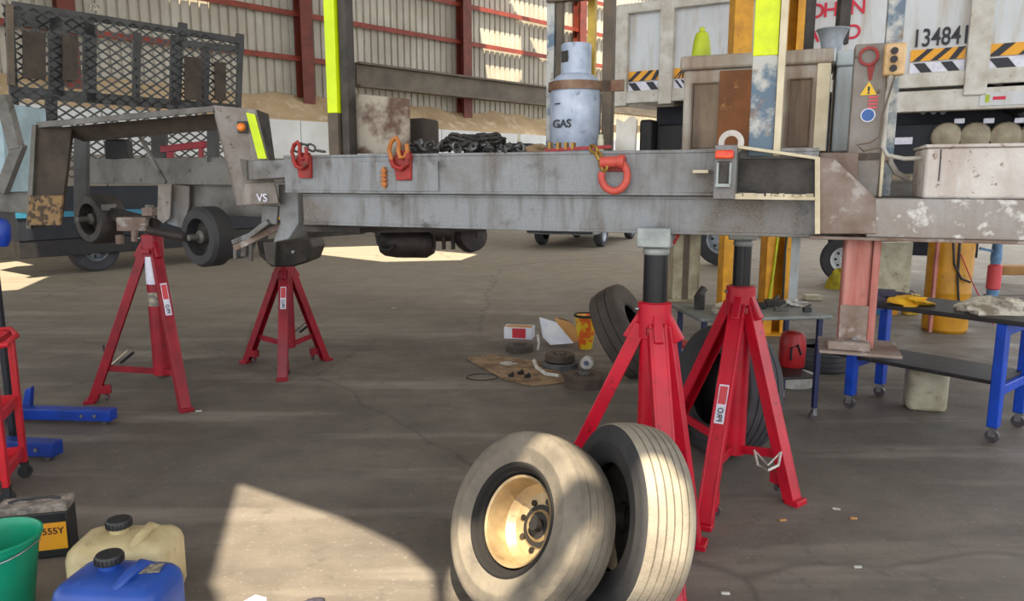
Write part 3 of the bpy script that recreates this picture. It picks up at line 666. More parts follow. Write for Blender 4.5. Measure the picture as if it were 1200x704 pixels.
for px, wdt, mt in ((646, .038, 'post_blue'), (656, .03, 'brown_post')):
    s_ = sof(px, .42, 100); m = MB(); cb(m, s_-wdt/2, s_+wdt/2, .4, .44, ZT-.02, ZT+1.2); m.build('rack_post', mt, rk, bev=.002)
s_ = sof(714, .38, 100); m = MB(); cb(m, s_-.026, s_+.022, .34, .40, ZT-.02, ZT+1.2); m.build('rack_post', 'brown_post', rk, bev=.003)
s_ = sof(693, .5, 60); m = MB(); cb(m, s_-.015, s_+.02, .48, .52, ZT+.2, ZT+1.2); m.build('tape_post', 'can_yellow', rk); 
m = MB(); cb(m, s_-.02, s_+.02, .48, .54, ZT-.02, ZT+.36); m.build('post_sleeve', 'black', rk, bev=.002)
m = MB(); za_ = K(650, 3, .4).z; cb(m, sof(640, .4), sof(724, .4), .38, .42, za_, za_+.05); m.build('top_bar', 'brown_post', rk, bev=.002)
# white notched stump by rack and small white canister
m = MB(); m.prism([K(x, y, .2) for x, y in ((721, 178), (744, 178), (746, 140), (740, 135), (731, 143), (722, 139))], E2*.03)
tag(m.build('notched_plate', 'white_rib', bev=.002), 'cream notched steel plate standing beside the gas bottle rack', 'plate')
cc = K(704, 164, .15); cc.z = ZT-.005; m = MB(); m.lathe([(0, 0), (.014, 0), (.014, .06), (.011, .066), (.011, .082), (0, .084)], cc, n=14); tag(m.build('small_canister', 'white_plastic'), 'tiny white canister standing right of the gas bottle', 'canister')
# rusty sheet and dark block
pl = thing('rusty_sheet', 'burnt rusty steel sheet standing beside the left taped post', 'sheet', K(444, 178, .1))
m = MB(); m.prism([K(x, y, .12) for x, y in ((409, 180), (480, 180), (479, 116), (410, 109))], E2*.012); m.build('sheet', 'plate_rust', pl, bev=.002)
m = MB(); rbox(m, F(sof(493, .3), .32, ZT), (.13, .16, K(493, 139, .3).z-ZT), .02, E1); tag(m.build('seat_block', 'bark'), 'dark brown padded block on the deck behind the chain', 'block')
m = MB(); m.bar(K(548, 175, .25), K(626, 176, .25), .1, .06); 
tag(m.build('dark_crate', 'navyblack', bev=.004), 'long dark crate lying on the deck behind the chain heap', 'crate')
m = MB(); a = K(608, 172, .2); a.z = ZT; m.lathe([(0, 0), (.016, 0), (.016, .02), (.008, .05), (.006, .1), (0, .1)], a, n=12); tag(m.build('cream_bottle', 'white_plastic'), 'thin cream bottle standing on the deck right of the dark crate', 'bottle')
m = MB(); blob(m, F(sof(630, .22), .22, ZT), (.07, .06, .045), 5); tag(m.build('tan_sack', 'card_dirty'), 'tan crumpled sack on the deck left of the gas bottle', 'sack')

# ================================================================ REAR GUARD (left end)
YR, YL = 4.15, 5.25
g = thing('rear_guard', 'grey steel shroud with orange lamp framing the left trailer end', 'guard', P(170, 260, 4.8))
m = MB(); m.prism([P(250, 123, YR), P(300, 128, YR-.05), P(329, 240, YR-.05), P(279, 241, YR)], V((-.02, .03, 0))); m.build('side_plate', 'galv_brown', g, bev=.003)
m = MB(); m.prism([P(298, 128, YR-.05), P(310, 133, YR), P(318, 190, YR), P(312, 190, YR-.05)], V((.01, .04, 0))); m.build('plate_return', 'dark_steel', g, bev=.002)
m = MB(); m.prism([P(289, 132, YR-.06), P(299, 134, YR-.06), P(313, 186, YR-.06), P(303, 186, YR-.06)], V((0, -.01, 0))); tag(m.build('reflective_strip', 'hivis', g), 'lime yellow reflective strip')
a = P(283, 149, YR-.06); m = MB(); m.lathe([(0, .025), (.012, .025), (.02, .018), (.024, 0)], a, (0.1, -1, 0), 16); b_ = m.build('side_lamp', 'amber', g)
m = MB(); m.obox(a+V((.004, .006, 0)), (.055, .012, .062)); m.build('lamp_base', 'black_plastic', b_, bev=.003)
A_, B_, C_, D_ = P(42, 143, YL), P(250, 124, YR), P(250, 131, YR), P(42, 150, YL)
bk_ = V((.08, .16, 0))
m = MB(); m.prism([A_, B_, C_, D_], V((.004, .012, 0))); m.build('top_lip', 'grey_steel', g, bev=.002)
m = MB(); m.box8([A_+UP*-.004, B_+UP*-.004, B_+bk_, A_+bk_, A_, B_, B_+bk_+UP*.004, A_+bk_+UP*.004]); m.build('top_plate', 'grey_steel', g)
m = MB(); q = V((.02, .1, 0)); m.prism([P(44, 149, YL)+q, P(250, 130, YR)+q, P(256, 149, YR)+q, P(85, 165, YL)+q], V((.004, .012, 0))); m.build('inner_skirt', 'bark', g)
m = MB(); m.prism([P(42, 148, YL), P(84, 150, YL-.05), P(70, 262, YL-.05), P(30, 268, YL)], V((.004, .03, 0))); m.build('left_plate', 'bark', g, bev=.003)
m = MB(); m.prism([P(37, 146, YL-.03), P(42, 146, YL-.03), P(36, 268, YL-.03), P(30, 268, YL-.03)], V((0.0, .05, 0))); m.build('left_edge', 'grey_steel', g, bev=.002)
m = MB(); m.prism([P(34, 229, YL-.07), P(73, 229, YL-.1), P(70, 264, YL-.1), P(31, 264, YL-.07)], V((.004, .018, 0))); m.build('peeling_patch', 'peeling', g, bev=.002)
# lower box step on the right plate
m = MB(); m.prism([P(288, 189, YR-.1), P(338, 187, YR-.2), P(338, 208, YR-.2), P(290, 211, YR-.1)], V((.03, .16, 0))); m.build('guard_step', 'galv', g, bev=.004)
m = MB(); m.prism([P(281, 186, YR-.1), P(289, 188, YR-.11), P(290, 211, YR-.11), P(285, 208, YR-.1)], V((.0, .03, 0))); m.build('step_bracket', 'grey_steel', g)
m = MB(); m.prism([P(288, 215, YR-.06), P(322, 213, YR-.07), P(327, 238, YR-.07), P(281, 240, YR-.06)], V((.0, -.008, 0))); sp = m.build('number_plate_panel', 'galv_brown', g, bev=.002)
a = P(301, 236, YR-.08); text('VS', .06, a, (.97, -.2, 0), UP, 'sticker_white', 'stencil_mark', sp)
# bent hanger brackets
m = MB(); m.prism([P(326, 216, YR+.0), P(349, 222, YR-.05), P(350, 262, YR-.05), P(338, 280, YR-.05), P(320, 284, YR), P(328, 262, YR)], V((.05, .12, 0))); m.build('corner_gusset', 'galv', g, bev=.004)
m = MB()
m.bar(P(318, 240, YR+.05), P(316, 262, YR+.05), .09, .03, up=(0, 1, 0)).bar(P(318, 258, YR+.05), P(296, 275, YR+.1), .03, .09, up=(0, 1, 0)).bar(P(298, 274, YR+.1), P(276, 283, YR+.2), .03, .06, up=(0, 1, 0))
m.build('bent_bracket', 'galv', g, bev=.006)
m = MB(); m.bar(P(330, 264, YR+.1), P(275, 291, YR+.1), .03, .035); m.build('rust_strap', 'rust_grey', g, bev=.003)
# cross rail seen inside the guard
m = MB(); Yc = 5.35
m.prism([P(105, 186, 5.7), P(272, 184, 5.0), P(274, 217, 5.0), P(105, 215, 5.7)], V((.01, .05, 0))); m.build('tail_rail', 'grey_steel', g, bev=.003)
for px in (96, 187, 250):
    y_ = 5.75-.0045*(px-96)
    m = MB(); m.bar(P(px, 148, y_+.06), P(px, 262 if px < 100 else 190, y_+.06), .1 if px < 200 else .07, .05, up=(0, 1, 0)); m.build('tail_upright', 'mesh_frame', g, bev=.003)
m = MB(); m.bar(P(160, 152, 5.2), P(194, 214, 5.1), .02, .02); m.build('diagonal_rod', 'grey_steel', g)
m = MB(); m.prism([P(185, 216, 5.15), P(201, 215, 5.15), P(199, 256, 5.15), P(191, 262, 5.15), P(184, 256, 5.15)], V((0, .03, 0))); m.build('hanger_plate', 'galv_brown', g, bev=.004)
m = MB(); m.prism([P(199, 216, 5.2), P(222, 218, 5.2), P(222, 240, 5.2), P(214, 268, 5.2), P(196, 262, 5.2)], V((0, .05, 0))); m.build('hanger_plate', 'galv', g, bev=.004)
for px, h_ in ((276, 305), (286, 302), (294, 308)):
    m = MB(); m.cyl(P(px, 284, YR+.35), P(px, h_-2, YR+.35), .014 if px != 286 else .022, 12); m.build('u_bolt_end', 'grey_steel', g)

# axles and hubs below the tail
def hub_wheel(name, label, c, ax, R, W, mt='rubber_dark', parts=True):
    t = thing(name, label, 'wheel', c)
    ax = V(ax).normalized()
    m = MB(); m.lathe([(R*.62, -W/2), (R*.9, -W/2), (R, -W*.35), (R, W*.35), (R*.9, W/2), (R*.62, W/2), (R*.58, 0)], c, ax, 36, True); m.build('rim_ring', mt, t)
    m = MB(); m.lathe([(0, -W*.2), (R*.25, -W*.2), (R*.3, -W*.05), (R*.62, 0), (R*.62, W*.05), (0, W*.05)], c, ax, 30); m.build('hub_disc', 'dark_steel', t)
    m = MB(); m.lathe([(0, W*.9), (R*.1, W*.9), (R*.12, W*.5), (R*.22, W*.4), (R*.22, 0)], c, ax, 20); m.build('hub_spindle', 'grey_steel', t)
    return t
c1 = P(244, 277, 4.95)
hub_wheel('brake_wheel', 'dark dirty stub wheel hanging at the right under the trailer tail', c1, (-.55, -.83, 0), .2, .16, 'rubber_wall')
c2 = P(118, 256, 5.7)
hub_wheel('brake_drum', 'open dark brake drum hanging at the left under the trailer tail', c2, (-.5, -.86, 0), .19, .2, 'dark_steel')
ax_ = thing('tail_axle', 'greasy axle beam slung between hanging wheels at the trailer tail', 'axle', P(185, 262, 5.4))
m = MB(); m.cyl(c2, P(180, 262, 5.5), .045, 14); m.bar(P(130, 250, 5.6), P(185, 264, 5.5), .06, .09); m.build('axle_tube', 'axle', ax_)
m = MB(); m.cyl(c1+V((-.1, -.1, 0)), P(176, 270, 5.3), .03, 12); m.build('axle_tube', 'axle', ax_)
m = MB(); m.obox(P(160, 262, 5.5), (.22, .16, .1)); m.obox(P(176, 248, 5.45), (.08, .1, .06)); m.cyl(P(140, 275, 5.5), P(141, 286, 5.5), .03, 10); m.cyl(P(158, 270, 5.4), P(158, 283, 5.4), .025, 10); m.build('spring_seat', 'rust_grey', ax_, bev=.006)
m = MB(); m.obox(P(128, 243, 5.6), (.06, .12, .05)); m.build('brake_chamber', 'grey_steel', ax_, bev=.006)
m = MB(); m.cyl(P(175, 240, 5.5), P(175, 250, 5.5), .03, 12); m.build('breather_cap', 'grey_steel', ax_, bev=.004)
# saddle block over stand D
sb = thing('axle_bracket', 'dark rounded axle bracket resting on the shortest red stand', 'bracket', P(334, 290, 5.7))
m = MB(); m.prism([P(x, y, 5.75) for x, y in ((300, 283), (362, 280), (366, 290), (360, 306), (345, 312), (318, 313), (304, 300))], V((.03, .3, 0))); m.build('bracket_body', 'dark_steel', sb, bev=.012)
m = MB(); m.prism([P(x, y, 5.7) for x, y in ((308, 284), (322, 284), (322, 312), (312, 308))], V((0, .05, 0))); m.build('bracket_rib', 'grey_steel', sb, bev=.004)
a = P(343, 295, 5.7); m = MB(); m.cyl(a, a+V((0, .06, 0)), .012, 10); m.build('bracket_bolt', 'chrome', sb)
m = MB(); m.bar(P(352, 274, 4.6), P(420, 270, 5.4), .1, .05); m.build('bracket_arm', 'dark_steel', sb)
# second axle in mid
ma = thing('mid_axle', 'dark oily axle lump hanging under the middle of the trailer rail', 'axle', P(500, 285, 4.6))
m = MB(); m.lathe([(0, -.2), (.07, -.2), (.09, -.17), (.1, -.1), (.1, .1), (.07, .15), (0, .16)], P(482, 284, 4.8), (.95, -.1, 0), 20); m.build('air_chamber', 'axle', ma)
m = MB(); m.cyl(P(505, 272, 4.8), P(560, 272, 4.8), .06, 14); m.build('axle_tube', 'axle', ma)
m = MB(); m.lathe([(0, -.03), (.1, -.03), (.11, 0), (.1, .06), (0, .07)], P(550, 276, 4.8), (.6, -.8, .1), 24); m.build('brake_hub', 'axle', ma)
for px in (508, 520, 531, 542):
    m = MB(); m.cyl(P(px, 276, 4.75), P(px, 292, 4.75), .013, 8); m.build('u_bolt', 'axle', ma)
m = MB(); m.tube([P(441, 272, 4.7), P(443, 284, 4.7), P(448, 292, 4.7), P(456, 293, 4.7), P(462, 288, 4.7)], .012, 8); m.build('air_hose', 'hose', ma)
m = MB(); m.bar(P(440, 268, 4.75), P(570, 266, 4.75), .2, .04); m.build('axle_mount', 'axle', ma)

# ================================================================ JACK STANDS
def caster(m_w, m_f, c, r, d=(1, 0, 0)):
    d = V(d).normalized(); s_ = V((-d.y, d.x, 0))
    m_w.cyl(c+UP*r-s_*r*.35, c+UP*r+s_*r*.35, r, 18)
    m_f.bar(c+UP*r-s_*r*.5, c+UP*(r*2.5)-s_*r*.45, r*.9, r*.12, up=s_).bar(c+UP*r+s_*r*.5, c+UP*(r*2.5)+s_*r*.45, r*.9, r*.12, up=s_)
    m_f.obox(c+UP*r*2.45, (r*1.1, r*1.1, r*.2), d)
def stand(label, cxy, feet, zc, ztop, rt=.062, rp=.05, mt='red', lw=.075, sad=True, zbr=.22, sticker=None, capm='saddle'):
    c = V((cxy[0], cxy[1], 0)); t = thing('support_stand', label, 'stand', c)
    m = MB(); m.cyl(c+UP*(zbr-.06), c+UP*zc, rt, 28); m.lathe([(rt, zc-.16), (rt+.012, zc-.155), (rt+.012, zc-.005), (rp+.004, zc)], c, n=28); m.build('outer_tube', mt, t)
    m = MB(); m.cyl(c+UP*(zc-.1), c+UP*(ztop-.07), rp, 24); m.build('inner_post', 'black_post', t)
    if sad:
        m = MB(); m.obox(c+UP*(ztop-.028), (.14, .12, .056), E1); (m.obox(c-E2*.075+UP*(ztop-.014), (.14, .012, .084), E1) if rp > .051 else None); m.lathe([(rp*.8, ztop-.056), (rp*1.1, ztop-.062), (rp*1.1, ztop-.085), (rp, ztop-.09)], c, n=20); m.build('saddle', capm, t, bev=.008)
    m = MB(); a = c+V((-.2, -1, 0)).normalized()*(rt+.018); m.obox(a+UP*(zc-.12), (.06, .03, .035)); m.build('lock_tab', 'darkred', t, bev=.004)
    m = MB(); a = c+V((-rt-.012, -.02, zc-.03)); m.cyl(a, a+V((-.015, 0, 0)), .007, 10); m.build('lock_bolt', 'chrome', t)
    for k, f in enumerate(feet):
        f = V((f[0], f[1], 0)); d = (f-c).normalized(); top = c+d*(rt+.012)+UP*(zc-.10); bot = f+UP*.02
        side = V((-d.y, d.x, 0))
        m = MB(); up_ = d
        # angle-section leg with a welded lug at the top
        m.bar(top, bot, lw, .02, up=d); m.bar(top+side*(lw*.44)-d*.02, bot+side*(lw*.44)-d*.02, .012, .06, up=d); m.bar(top-side*(lw*.44)-d*.02, bot-side*(lw*.44)-d*.02, .012, .06, up=d)
        lg = m.build('leg', mt if not (mt == 'red' and k == 1 and False) else 'darkred', t, bev=.003)
        m = MB(); m.bar(top-d*.03+UP*.04, top+d*.035-UP*.07, .04, .06, up=d); m.build('leg_lug', mt, lg, bev=.006)
        m = MB(); m.obox(f+UP*.014, (.09, .075, .028), side); m.build('foot_pad', mt, lg, bev=.004)
        q = top.lerp(bot, 1-(zbr)/(zc-.1)); 
        m = MB(); m.bar(c+d*rt*.8+UP*zbr*.86, q-d*.01, .016, .045); m.build('brace', mt, t, bev=.002)
        # small transport wheel tucked inside leg foot
        mw = MB(); mf = MB(); cc = f-d*.12+side*.03; caster(mw, mf, cc+UP*.018, .024, side)
        mf.obox(f-d*.1+UP*.1+side*.015, (.05, .09, .06), side); wh = mf.build('wheel_bracket', mt, t); mw.build('roller', 'caster', wh)
        if sticker and k in sticker:
            lo, hi, mm = sticker[k]
            A = top.lerp(bot, lo)+d*.0115; B = top.lerp(bot, hi)+d*.0115
            m = MB(); m.bar(A, B, lw*.62, .003, up=d); st_ = m.build('sticker', 'sticker_white', lg, smooth=False)
            m = MB(); m.bar(A.lerp(B, .04)+d*.002, A.lerp(B, .5)+d*.002, lw*.5, .002, up=d); m.build('sticker_band', 'sticker_red', t, smooth=False)
            xd = (B-A).normalized(); text('PRO', lw*.5, A.lerp(B, .95)+d*.004-side*lw*.17*(1), -xd, side, 'ink', 'sticker_lettering', t, .0008)
    return t
def g2(px, py): p = G(px, py); return (p.x, p.y)
cA = P(767, 360, 3.16)
A = stand('front red stand between the two tyres and the beam, feet nearest camera', (cA.x, cA.y), [g2(818, 640), g2(792, 712), g2(632, 612)], 1.085, ZB, rt=.06, rp=.052)
cB = P(868, 345, 3.80)
Bst = stand('red stand with white sticker right of the front stand', (cB.x, cB.y), [g2(932, 590), g2(824, 618), g2(778, 520)], 1.065, ZB-.02, rt=.062, rp=.045, sticker={1: (.38, .56, 0)})
cC = P(180, 300, 5.35)
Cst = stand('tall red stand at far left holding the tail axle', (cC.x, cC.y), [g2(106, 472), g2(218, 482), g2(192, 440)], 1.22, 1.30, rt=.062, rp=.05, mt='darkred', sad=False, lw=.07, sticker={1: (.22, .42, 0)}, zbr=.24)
a = V((cC.x-.035, cC.y-.058, 0)); m = MB()
for z0_, z1_, mm in ((.86, 1.06, 'sticker_white'), (.70, .80, 'label_worn'), (1.08, 1.13, 'black_post')):
    m = MB(); 
    for i in range(6):
        t0a = math.radians(215+i*16); t1a = math.radians(215+(i+1)*16); r = .0635
        m.add([V((cC.x+math.cos(q)*r, cC.y+math.sin(q)*r, z)) for z in (z0_, z1_) for q in (t0a, t1a)], [(0, 1, 3, 2)])
    m.build('tube_label', mm, Cst)
cD = P(334, 320, 6.25)
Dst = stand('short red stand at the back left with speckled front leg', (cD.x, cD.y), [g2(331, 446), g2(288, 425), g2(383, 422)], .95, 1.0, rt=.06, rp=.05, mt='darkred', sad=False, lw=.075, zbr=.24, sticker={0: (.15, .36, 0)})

# levers on stand bases
def lever(label, px, py, k):
    c = G(px, py)+UP*.24; t = thing('release_lever', label, 'lever', c)
    m = MB(); m.tube([c+V((-.11, 0, .14)), c+V((-.09, 0, .03)), c+V((-.04, .0, 0))], .009, 8); m.build('rod', 'black_plastic', t)
    m = MB(); m.bar(c+V((-.05, -.01, 0)), c+V((.07, 0, .1)), .02, .012); m.build('handle_bar', 'cream' if k else 'grey_steel', t, bev=.002)
    m = MB(); m.bar(c+V((0, .02, 0)), c+V((.1, .03, .08)), .03, .02); m.build('grip', 'black_plastic', t, bev=.004)
lever('cream and black lever lying on the brace of the tall left stand', 143, 462, 1)
lever('grey lever on the brace of the short back stand', 352, 420, 0)

# ================================================================ FRONT TYRES
def tyre(name, label, c, n, R, W, mt, wall_m, rim=False, grooves=5, seed=0, cat='tyre', rimr=.55, plug=False):
    t = thing(name, label, cat, (c.x, c.y, max(0, c.z-R))); n = V(n).normalized()
    hw = W/2; bead = R*rimr
    prof = []
    tw = hw*.86                                    # tread half width
    # tread with grooves
    gp = [(-tw+2*tw*(i+1)/(grooves+1)) for i in range(grooves)]; gw = W*.014
    crown = lambda x: R-.035*R*(x/tw)**2
    xs = [-tw]
    for x in gp: xs += [x-gw, x-gw*.6, x+gw*.6, x+gw]
    xs.append(tw)
    tr_ = []
    for i, x in enumerate(xs):
        dep = .022*R if (i > 0 and i < len(xs)-1 and (i-1) % 4 in (1, 2)) else 0
        tr_.append((crown(x)-dep, x))
    N_ = 96
    m = MB(); m.lathe([(R*.955, -tw*1.04)]+tr_+[(R*.955, tw*1.04)], c, n, N_); tread = m.build('tread', mt, t, ang=25)
    # groove floors painted dark for the shadow inside the grooves
    for x in gp:
        m = MB(); m.lathe([(crown(x)-.0195*R, x-gw*.62), (crown(x)-.0185*R, x+gw*.62)], c, n, N_); m.build('groove', 'groove', tread)
    for s_ in (-1, 1):
        pr = [(R*.957, s_*tw*1.03), (R*.93, s_*hw*.97), (R*.88, s_*hw*1.0), (R*.80, s_*hw*1.02), (R*.79, s_*hw*1.035), (R*.77, s_*hw*1.035), (R*.76, s_*hw*1.02), (R*.69, s_*hw*.99), (R*.64, s_*hw*.93), (R*.62, s_*hw*.93), (R*.60, s_*hw*.90), (bead*1.02, s_*hw*.86), (bead, s_*hw*.80), (bead*.99, s_*hw*.70)]
        m = MB(); m.lathe(pr, c, n, N_); m.build('sidewall', wall_m if s_ > 0 else 'rubber_wall', t, ang=50)
    m = MB(); m.lathe([(bead*.99, hw*.7), (R*.93, hw*.62), (R*.95, 0), (R*.93, -hw*.62), (bead*.99, -hw*.7)], c, n, 64); m.build('inner_liner', 'groove', t)
    if plug:
        m = MB(); m.lathe([(bead*1.0, hw*.3), (bead*.6, hw*.1), (bead*.3, hw*.1), (bead*.28, -hw*.2), (0, -hw*.2)], c, n, 48); m.build('rim_centre', 'dark_steel', t)
    if rim:
        b = bead
        m = MB(); m.lathe([(b*1.03, hw*.80), (b*1.06, hw*.93), (b*1.02, hw*.96), (b*.97, hw*.90), (b*.93, hw*.70), (b*.90, hw*.2), (b*.9, -hw*.4), (b*.97, -hw*.7), (b*1.03, -hw*.8), (b*.99, -hw*.85), (b*.93, -hw*.7), (b*.86, -hw*.4), (b*.86, hw*.2), (b*.9, hw*.7)], c, n, 64, True)
        m.build('rim_flange', 'groove', t)
        # pale inner ring and deep dish
        m = MB(); rr_ = b*.80
        m.lathe([(rr_, hw*.58), (rr_*1.06, hw*.62), (rr_*1.07, hw*.56), (rr_*1.0, hw*.5), (rr_*.97, -hw*.3), (rr_*.80, -hw*.55), (rr_*.45, -hw*.62), (rr_*.33, -hw*.4), (rr_*.32, -hw*.55), (rr_*.47, -hw*.75), (rr_*.9, -hw*.6), (rr_*1.03, -hw*.3)], c, n, 64, True)
        rm = m.build('rim_dish', 'rim', t)
        x, y, _ = frame_from(n)
        for i in range(8):
            a = 2*PI*i/8; q = c+(x*math.cos(a)+y*math.sin(a))*rr_*.60-n*hw*.58
            m = MB(); m.cyl(q, q+n*.006, .012, 10); m.build('stud_hole', 'dark_hole', rm)
        m = MB(); m.cyl(c-n*hw*.5, c-n*hw*.72, rr_*.5, 28); m.cyl(c-n*hw*.5, c-n*hw*.2, rr_*.14, 16); m.build('hub_cap', 'black', t)
        q = c+x*rr_*.95; m = MB(); m.tube([q-n*hw*.3, q+n*hw*.1], .005, 8); m.build('valve_stem', 'black_plastic', rm)
    return t
c1 = H(620, 613, .34)
tyre('wheel', 'leaning truck wheel with dull gold rim in front of the plain tyre', c1, (-.68, -.57, .45), .338, .22, 'rubber', 'rubber', rim=True, grooves=4, cat='wheel', rimr=.58)
c2 = H(728, 610, .352)+V((.02, .03, 0))
tyre('truck_tyre', 'pale ribbed truck tyre standing right of the gold rimmed wheel', c2, (-.94, -.27, .2), .352, .205, 'rubber2', 'rubber_wall', plug=True, grooves=5, rimr=.56)
c3 = G(852, 535)+V((0, .1, .38))
tyre('truck_tyre', 'black truck tyre standing behind the stickered red stand', c3, (-.93, -.33, .15), .385, .25, 'rubber_dark', 'rubber_wall', grooves=4, rimr=.56)
c4 = H(734, 388, .36)
tyre('truck_tyre', 'brown dusty tyre leaning beside the orange and yellow tin', c4, (.78, -.30, .5), .40, .26, 'rubber_brown', 'rubber_brown', grooves=2, rimr=.5)
# white strap on brace below tyre
t = thing('strap_loop', 'white looped strap on the brace of the stickered stand', 'strap', H(898, 545, .25))
q = [H(x, y, .3) for x, y in ((884, 528), (888, 545), (900, 551), (912, 545), (915, 530))]
m = MB(); m.tube(q, .006, 8); m.tube([H(886, 530, .3), H(900, 545, .3), H(914, 531, .3)], .005, 8); m.build('strap', 'rag_white', t)

# ================================================================ LEFT FOREGROUND
# battery
def upright(): pass
bc = G(42, 656); bx = V((.965, .26, 0)).normalized(); by = V((-bx.y, bx.x, 0))
t = thing('battery', 'black battery with orange and yellow label behind the green bucket', 'battery', bc)
hB = .205
m = MB(); m.obox(bc+UP*hB/2+by*.06, (.27, .12, hB), bx); m.build('case', 'black_plastic', t, bev=.006)
m = MB(); m.obox(bc+UP*(hB+.018)+by*.06, (.275, .125, .036), bx); cv = m.build('cover', 'batt_top', t, bev=.006)
for s_ in (-.07, .07):
    m = MB(); q = bc+UP*(hB+.036)+by*.08+bx*s_; m.obox(q, (.09, .04, .008), bx); m.build('vent_cap', 'batt_top', cv, bev=.003)
m = MB(); q = bc+UP*(hB+.038)+by*.06; m.tube([q-bx*.1, q-bx*.06+UP*.012, q+bx*.06+UP*.012, q+bx*.1], .006, 8); m.build('carry_handle', 'black_plastic', cv)
m = MB(); m.obox(bc+UP*.10+bx*.045-by*.001, (.165, .004, .12), bx); lb = m.build('label_sheet', 'batt_label', t, smooth=False)
text('555Y', .04, bc+UP*.11+bx*.035-by*.0035, bx, UP, 'ink', 'lettering', lb, .0006)
# green bucket
bc = G(-26, 742)+V((0, .12, 0)); t = thing('bucket', 'green plastic bucket at the lower left corner', 'bucket', bc)
m = MB(); hb = .31; m.lathe([(0, .004), (.105, 0), (.11, .01), (.148, hb-.03), (.155, hb-.028), (.157, hb-.012), (.162, hb-.008), (.162, hb), (.155, hb+.002), (.150, hb-.006), (.143, hb-.03), (.106, .012), (0, .012)], bc, n=48); m.build('body', 'green_plastic', t)
m = MB(); m.tube([bc+V((.162*math.cos(a), .162*math.sin(a), hb-.02-.03*abs(math.sin(a/1.0)))) for a in [math.radians(x) for x in range(-170, 11, 12)]], .003, 6); m.build('handle', 'chrome', t)
# jerrycans
def jerrycan(name, label, c, xd, sz, mt, capx, lab=None, cap_m='black_plastic'):
    t = thing(name, label, 'jerrycan', c); x = V(xd).normalized(); y = V((-x.y, x.x, 0)); h = sz[2]
    m = MB(); rbox(m, c, sz, min(sz[0], sz[1])*.26, x, n=6); m.build('body', mt, t, ang=60)
    # raised handle and shoulder
    m = MB(); pts = []
    hx = capx+ (1 if capx < 0 else -1)*sz[0]*.30
    m.tube([c+x*(hx-.02)+y*(-sz[1]*.30)+UP*(h-.02), c+x*hx+y*(-sz[1]*.2)+UP*(h+.010), c+x*hx+y*(sz[1]*.15)+UP*(h+.010), c+x*(hx+.01)+y*(sz[1]*.30)+UP*(h-.02)], .019, 12); m.build('handle', mt, t, ang=70)
    q = c+x*capx+y*(sz[1]*.12)+UP*(h-.006)
    m = MB(); m.cyl(q, q+UP*.025, .036, 24); m.build('neck', mt, t)
    m = MB(); q2 = q+UP*.022; n_ = 32; m.lathe([(.04, 0), (.046, .004), (.046, .026), (.042, .032), (.03, .034), (0, .032)], q2, n=32); cp = m.build('cap', cap_m, t)
    mr = MB()
    for i in range(20):
        a = 2*PI*i/20; mr.obox(q2+V((math.cos(a)*.046, math.sin(a)*.046, .014)), (.004, .005, .022), (math.cos(a), math.sin(a), 0))
    mr.build('cap_ribs', cap_m, cp)
    if lab:
        m = MB(); m.obox(c+x*lab[0]+y*lab[1]+UP*(h+.0012), (.075, .06, .002), (x+y*.25)); m.build('top_label', 'label_worn', t, smooth=False)
    # side groove bands
    m = MB()
    return t
jerrycan('jerrycan', 'blue plastic jerrycan with black cap at the bottom left', G(128, 775)+V((0, .1, 0)), (.99, -.1, 0), (.375, .26, .27), 'blue_plastic', -.05, lab=(.10, .03))
jerrycan('jerrycan', 'stained cream plastic jerrycan behind the blue one', G(130, 724)+V((0, .145, 0)), (.98, .05, 0), (.38, .25, .26), 'cream_plastic', -.035)
t = thing('white_handle_block', 'small white plastic tag beside the blue jerrycan', 'tag', H(200, 668, .2))
# pieces at the bottom edge
m = MB(); q = G(292, 712); m.prism([q+V((-.06, -.02, 0)), q+V((.02, -.03, 0)), q+V((.05, .05, 0)), q+V((.0, .07, 0))], UP*.012); tag(m.build('white_paper', 'paper'), 'white paper scrap on floor at the bottom edge', 'paper')
m = MB(); blob(m, G(368, 712), (.06, .05, .03), 9); tag(m.build('dark_rag', 'rag_purple'), 'dark crumpled rag on floor at the bottom edge', 'rag')
bpy.data.objects.remove(t)

# red trolley at left edge
tc_ = G(10, 590); t = thing('tool_trolley', 'red tool trolley with raised rim tray at the left edge', 'trolley', tc_)
def lv(x, y, z): return tc_+V((x, y, z))
ang_ = V((.93, .36, 0)).normalized(); an2 = V((-ang_.y, ang_.x, 0))
def L3(a, b, z): return V((tc_.x, tc_.y, 0))+ang_*a+an2*b+UP*z
zt3 = P(18, 400, tc_.y+.1).z; print('trolley top', zt3)
W3, D3 = .42, .36
for zz, nm in ((zt3-.04, 'top_tray'), (zt3*.52, 'middle_tray'), (.13, 'bottom_tray')):
    m = MB(); m.obox(L3(-W3/2, D3/2, zz), (W3, D3, .012), ang_)
    for (a, b, c_, d) in ((-W3, 0, 0, 0), (-W3, D3, 0, D3), (-W3, 0, -W3, D3), (0, 0, 0, D3)):
        m.bar(L3(a, b, zz+.02), L3(c_, d, zz+.02), .014, .055)
    m.build(nm, 'trolley_red', t, bev=.004)
for a, b in ((0, 0), (0, D3), (-W3, 0), (-W3, D3)):
    m = MB(); m.bar(L3(a, b, .09), L3(a, b, zt3), .045, .03, up=ang_); m.build('leg', 'trolley_red', t, bev=.004)
    mw = MB(); mf = MB(); caster(mw, mf, L3(a, b, 0), .035, ang_); f_ = mf.build('caster_fork', 'black_plastic', t); mw.build('caster_wheel', 'black_plastic', f_)
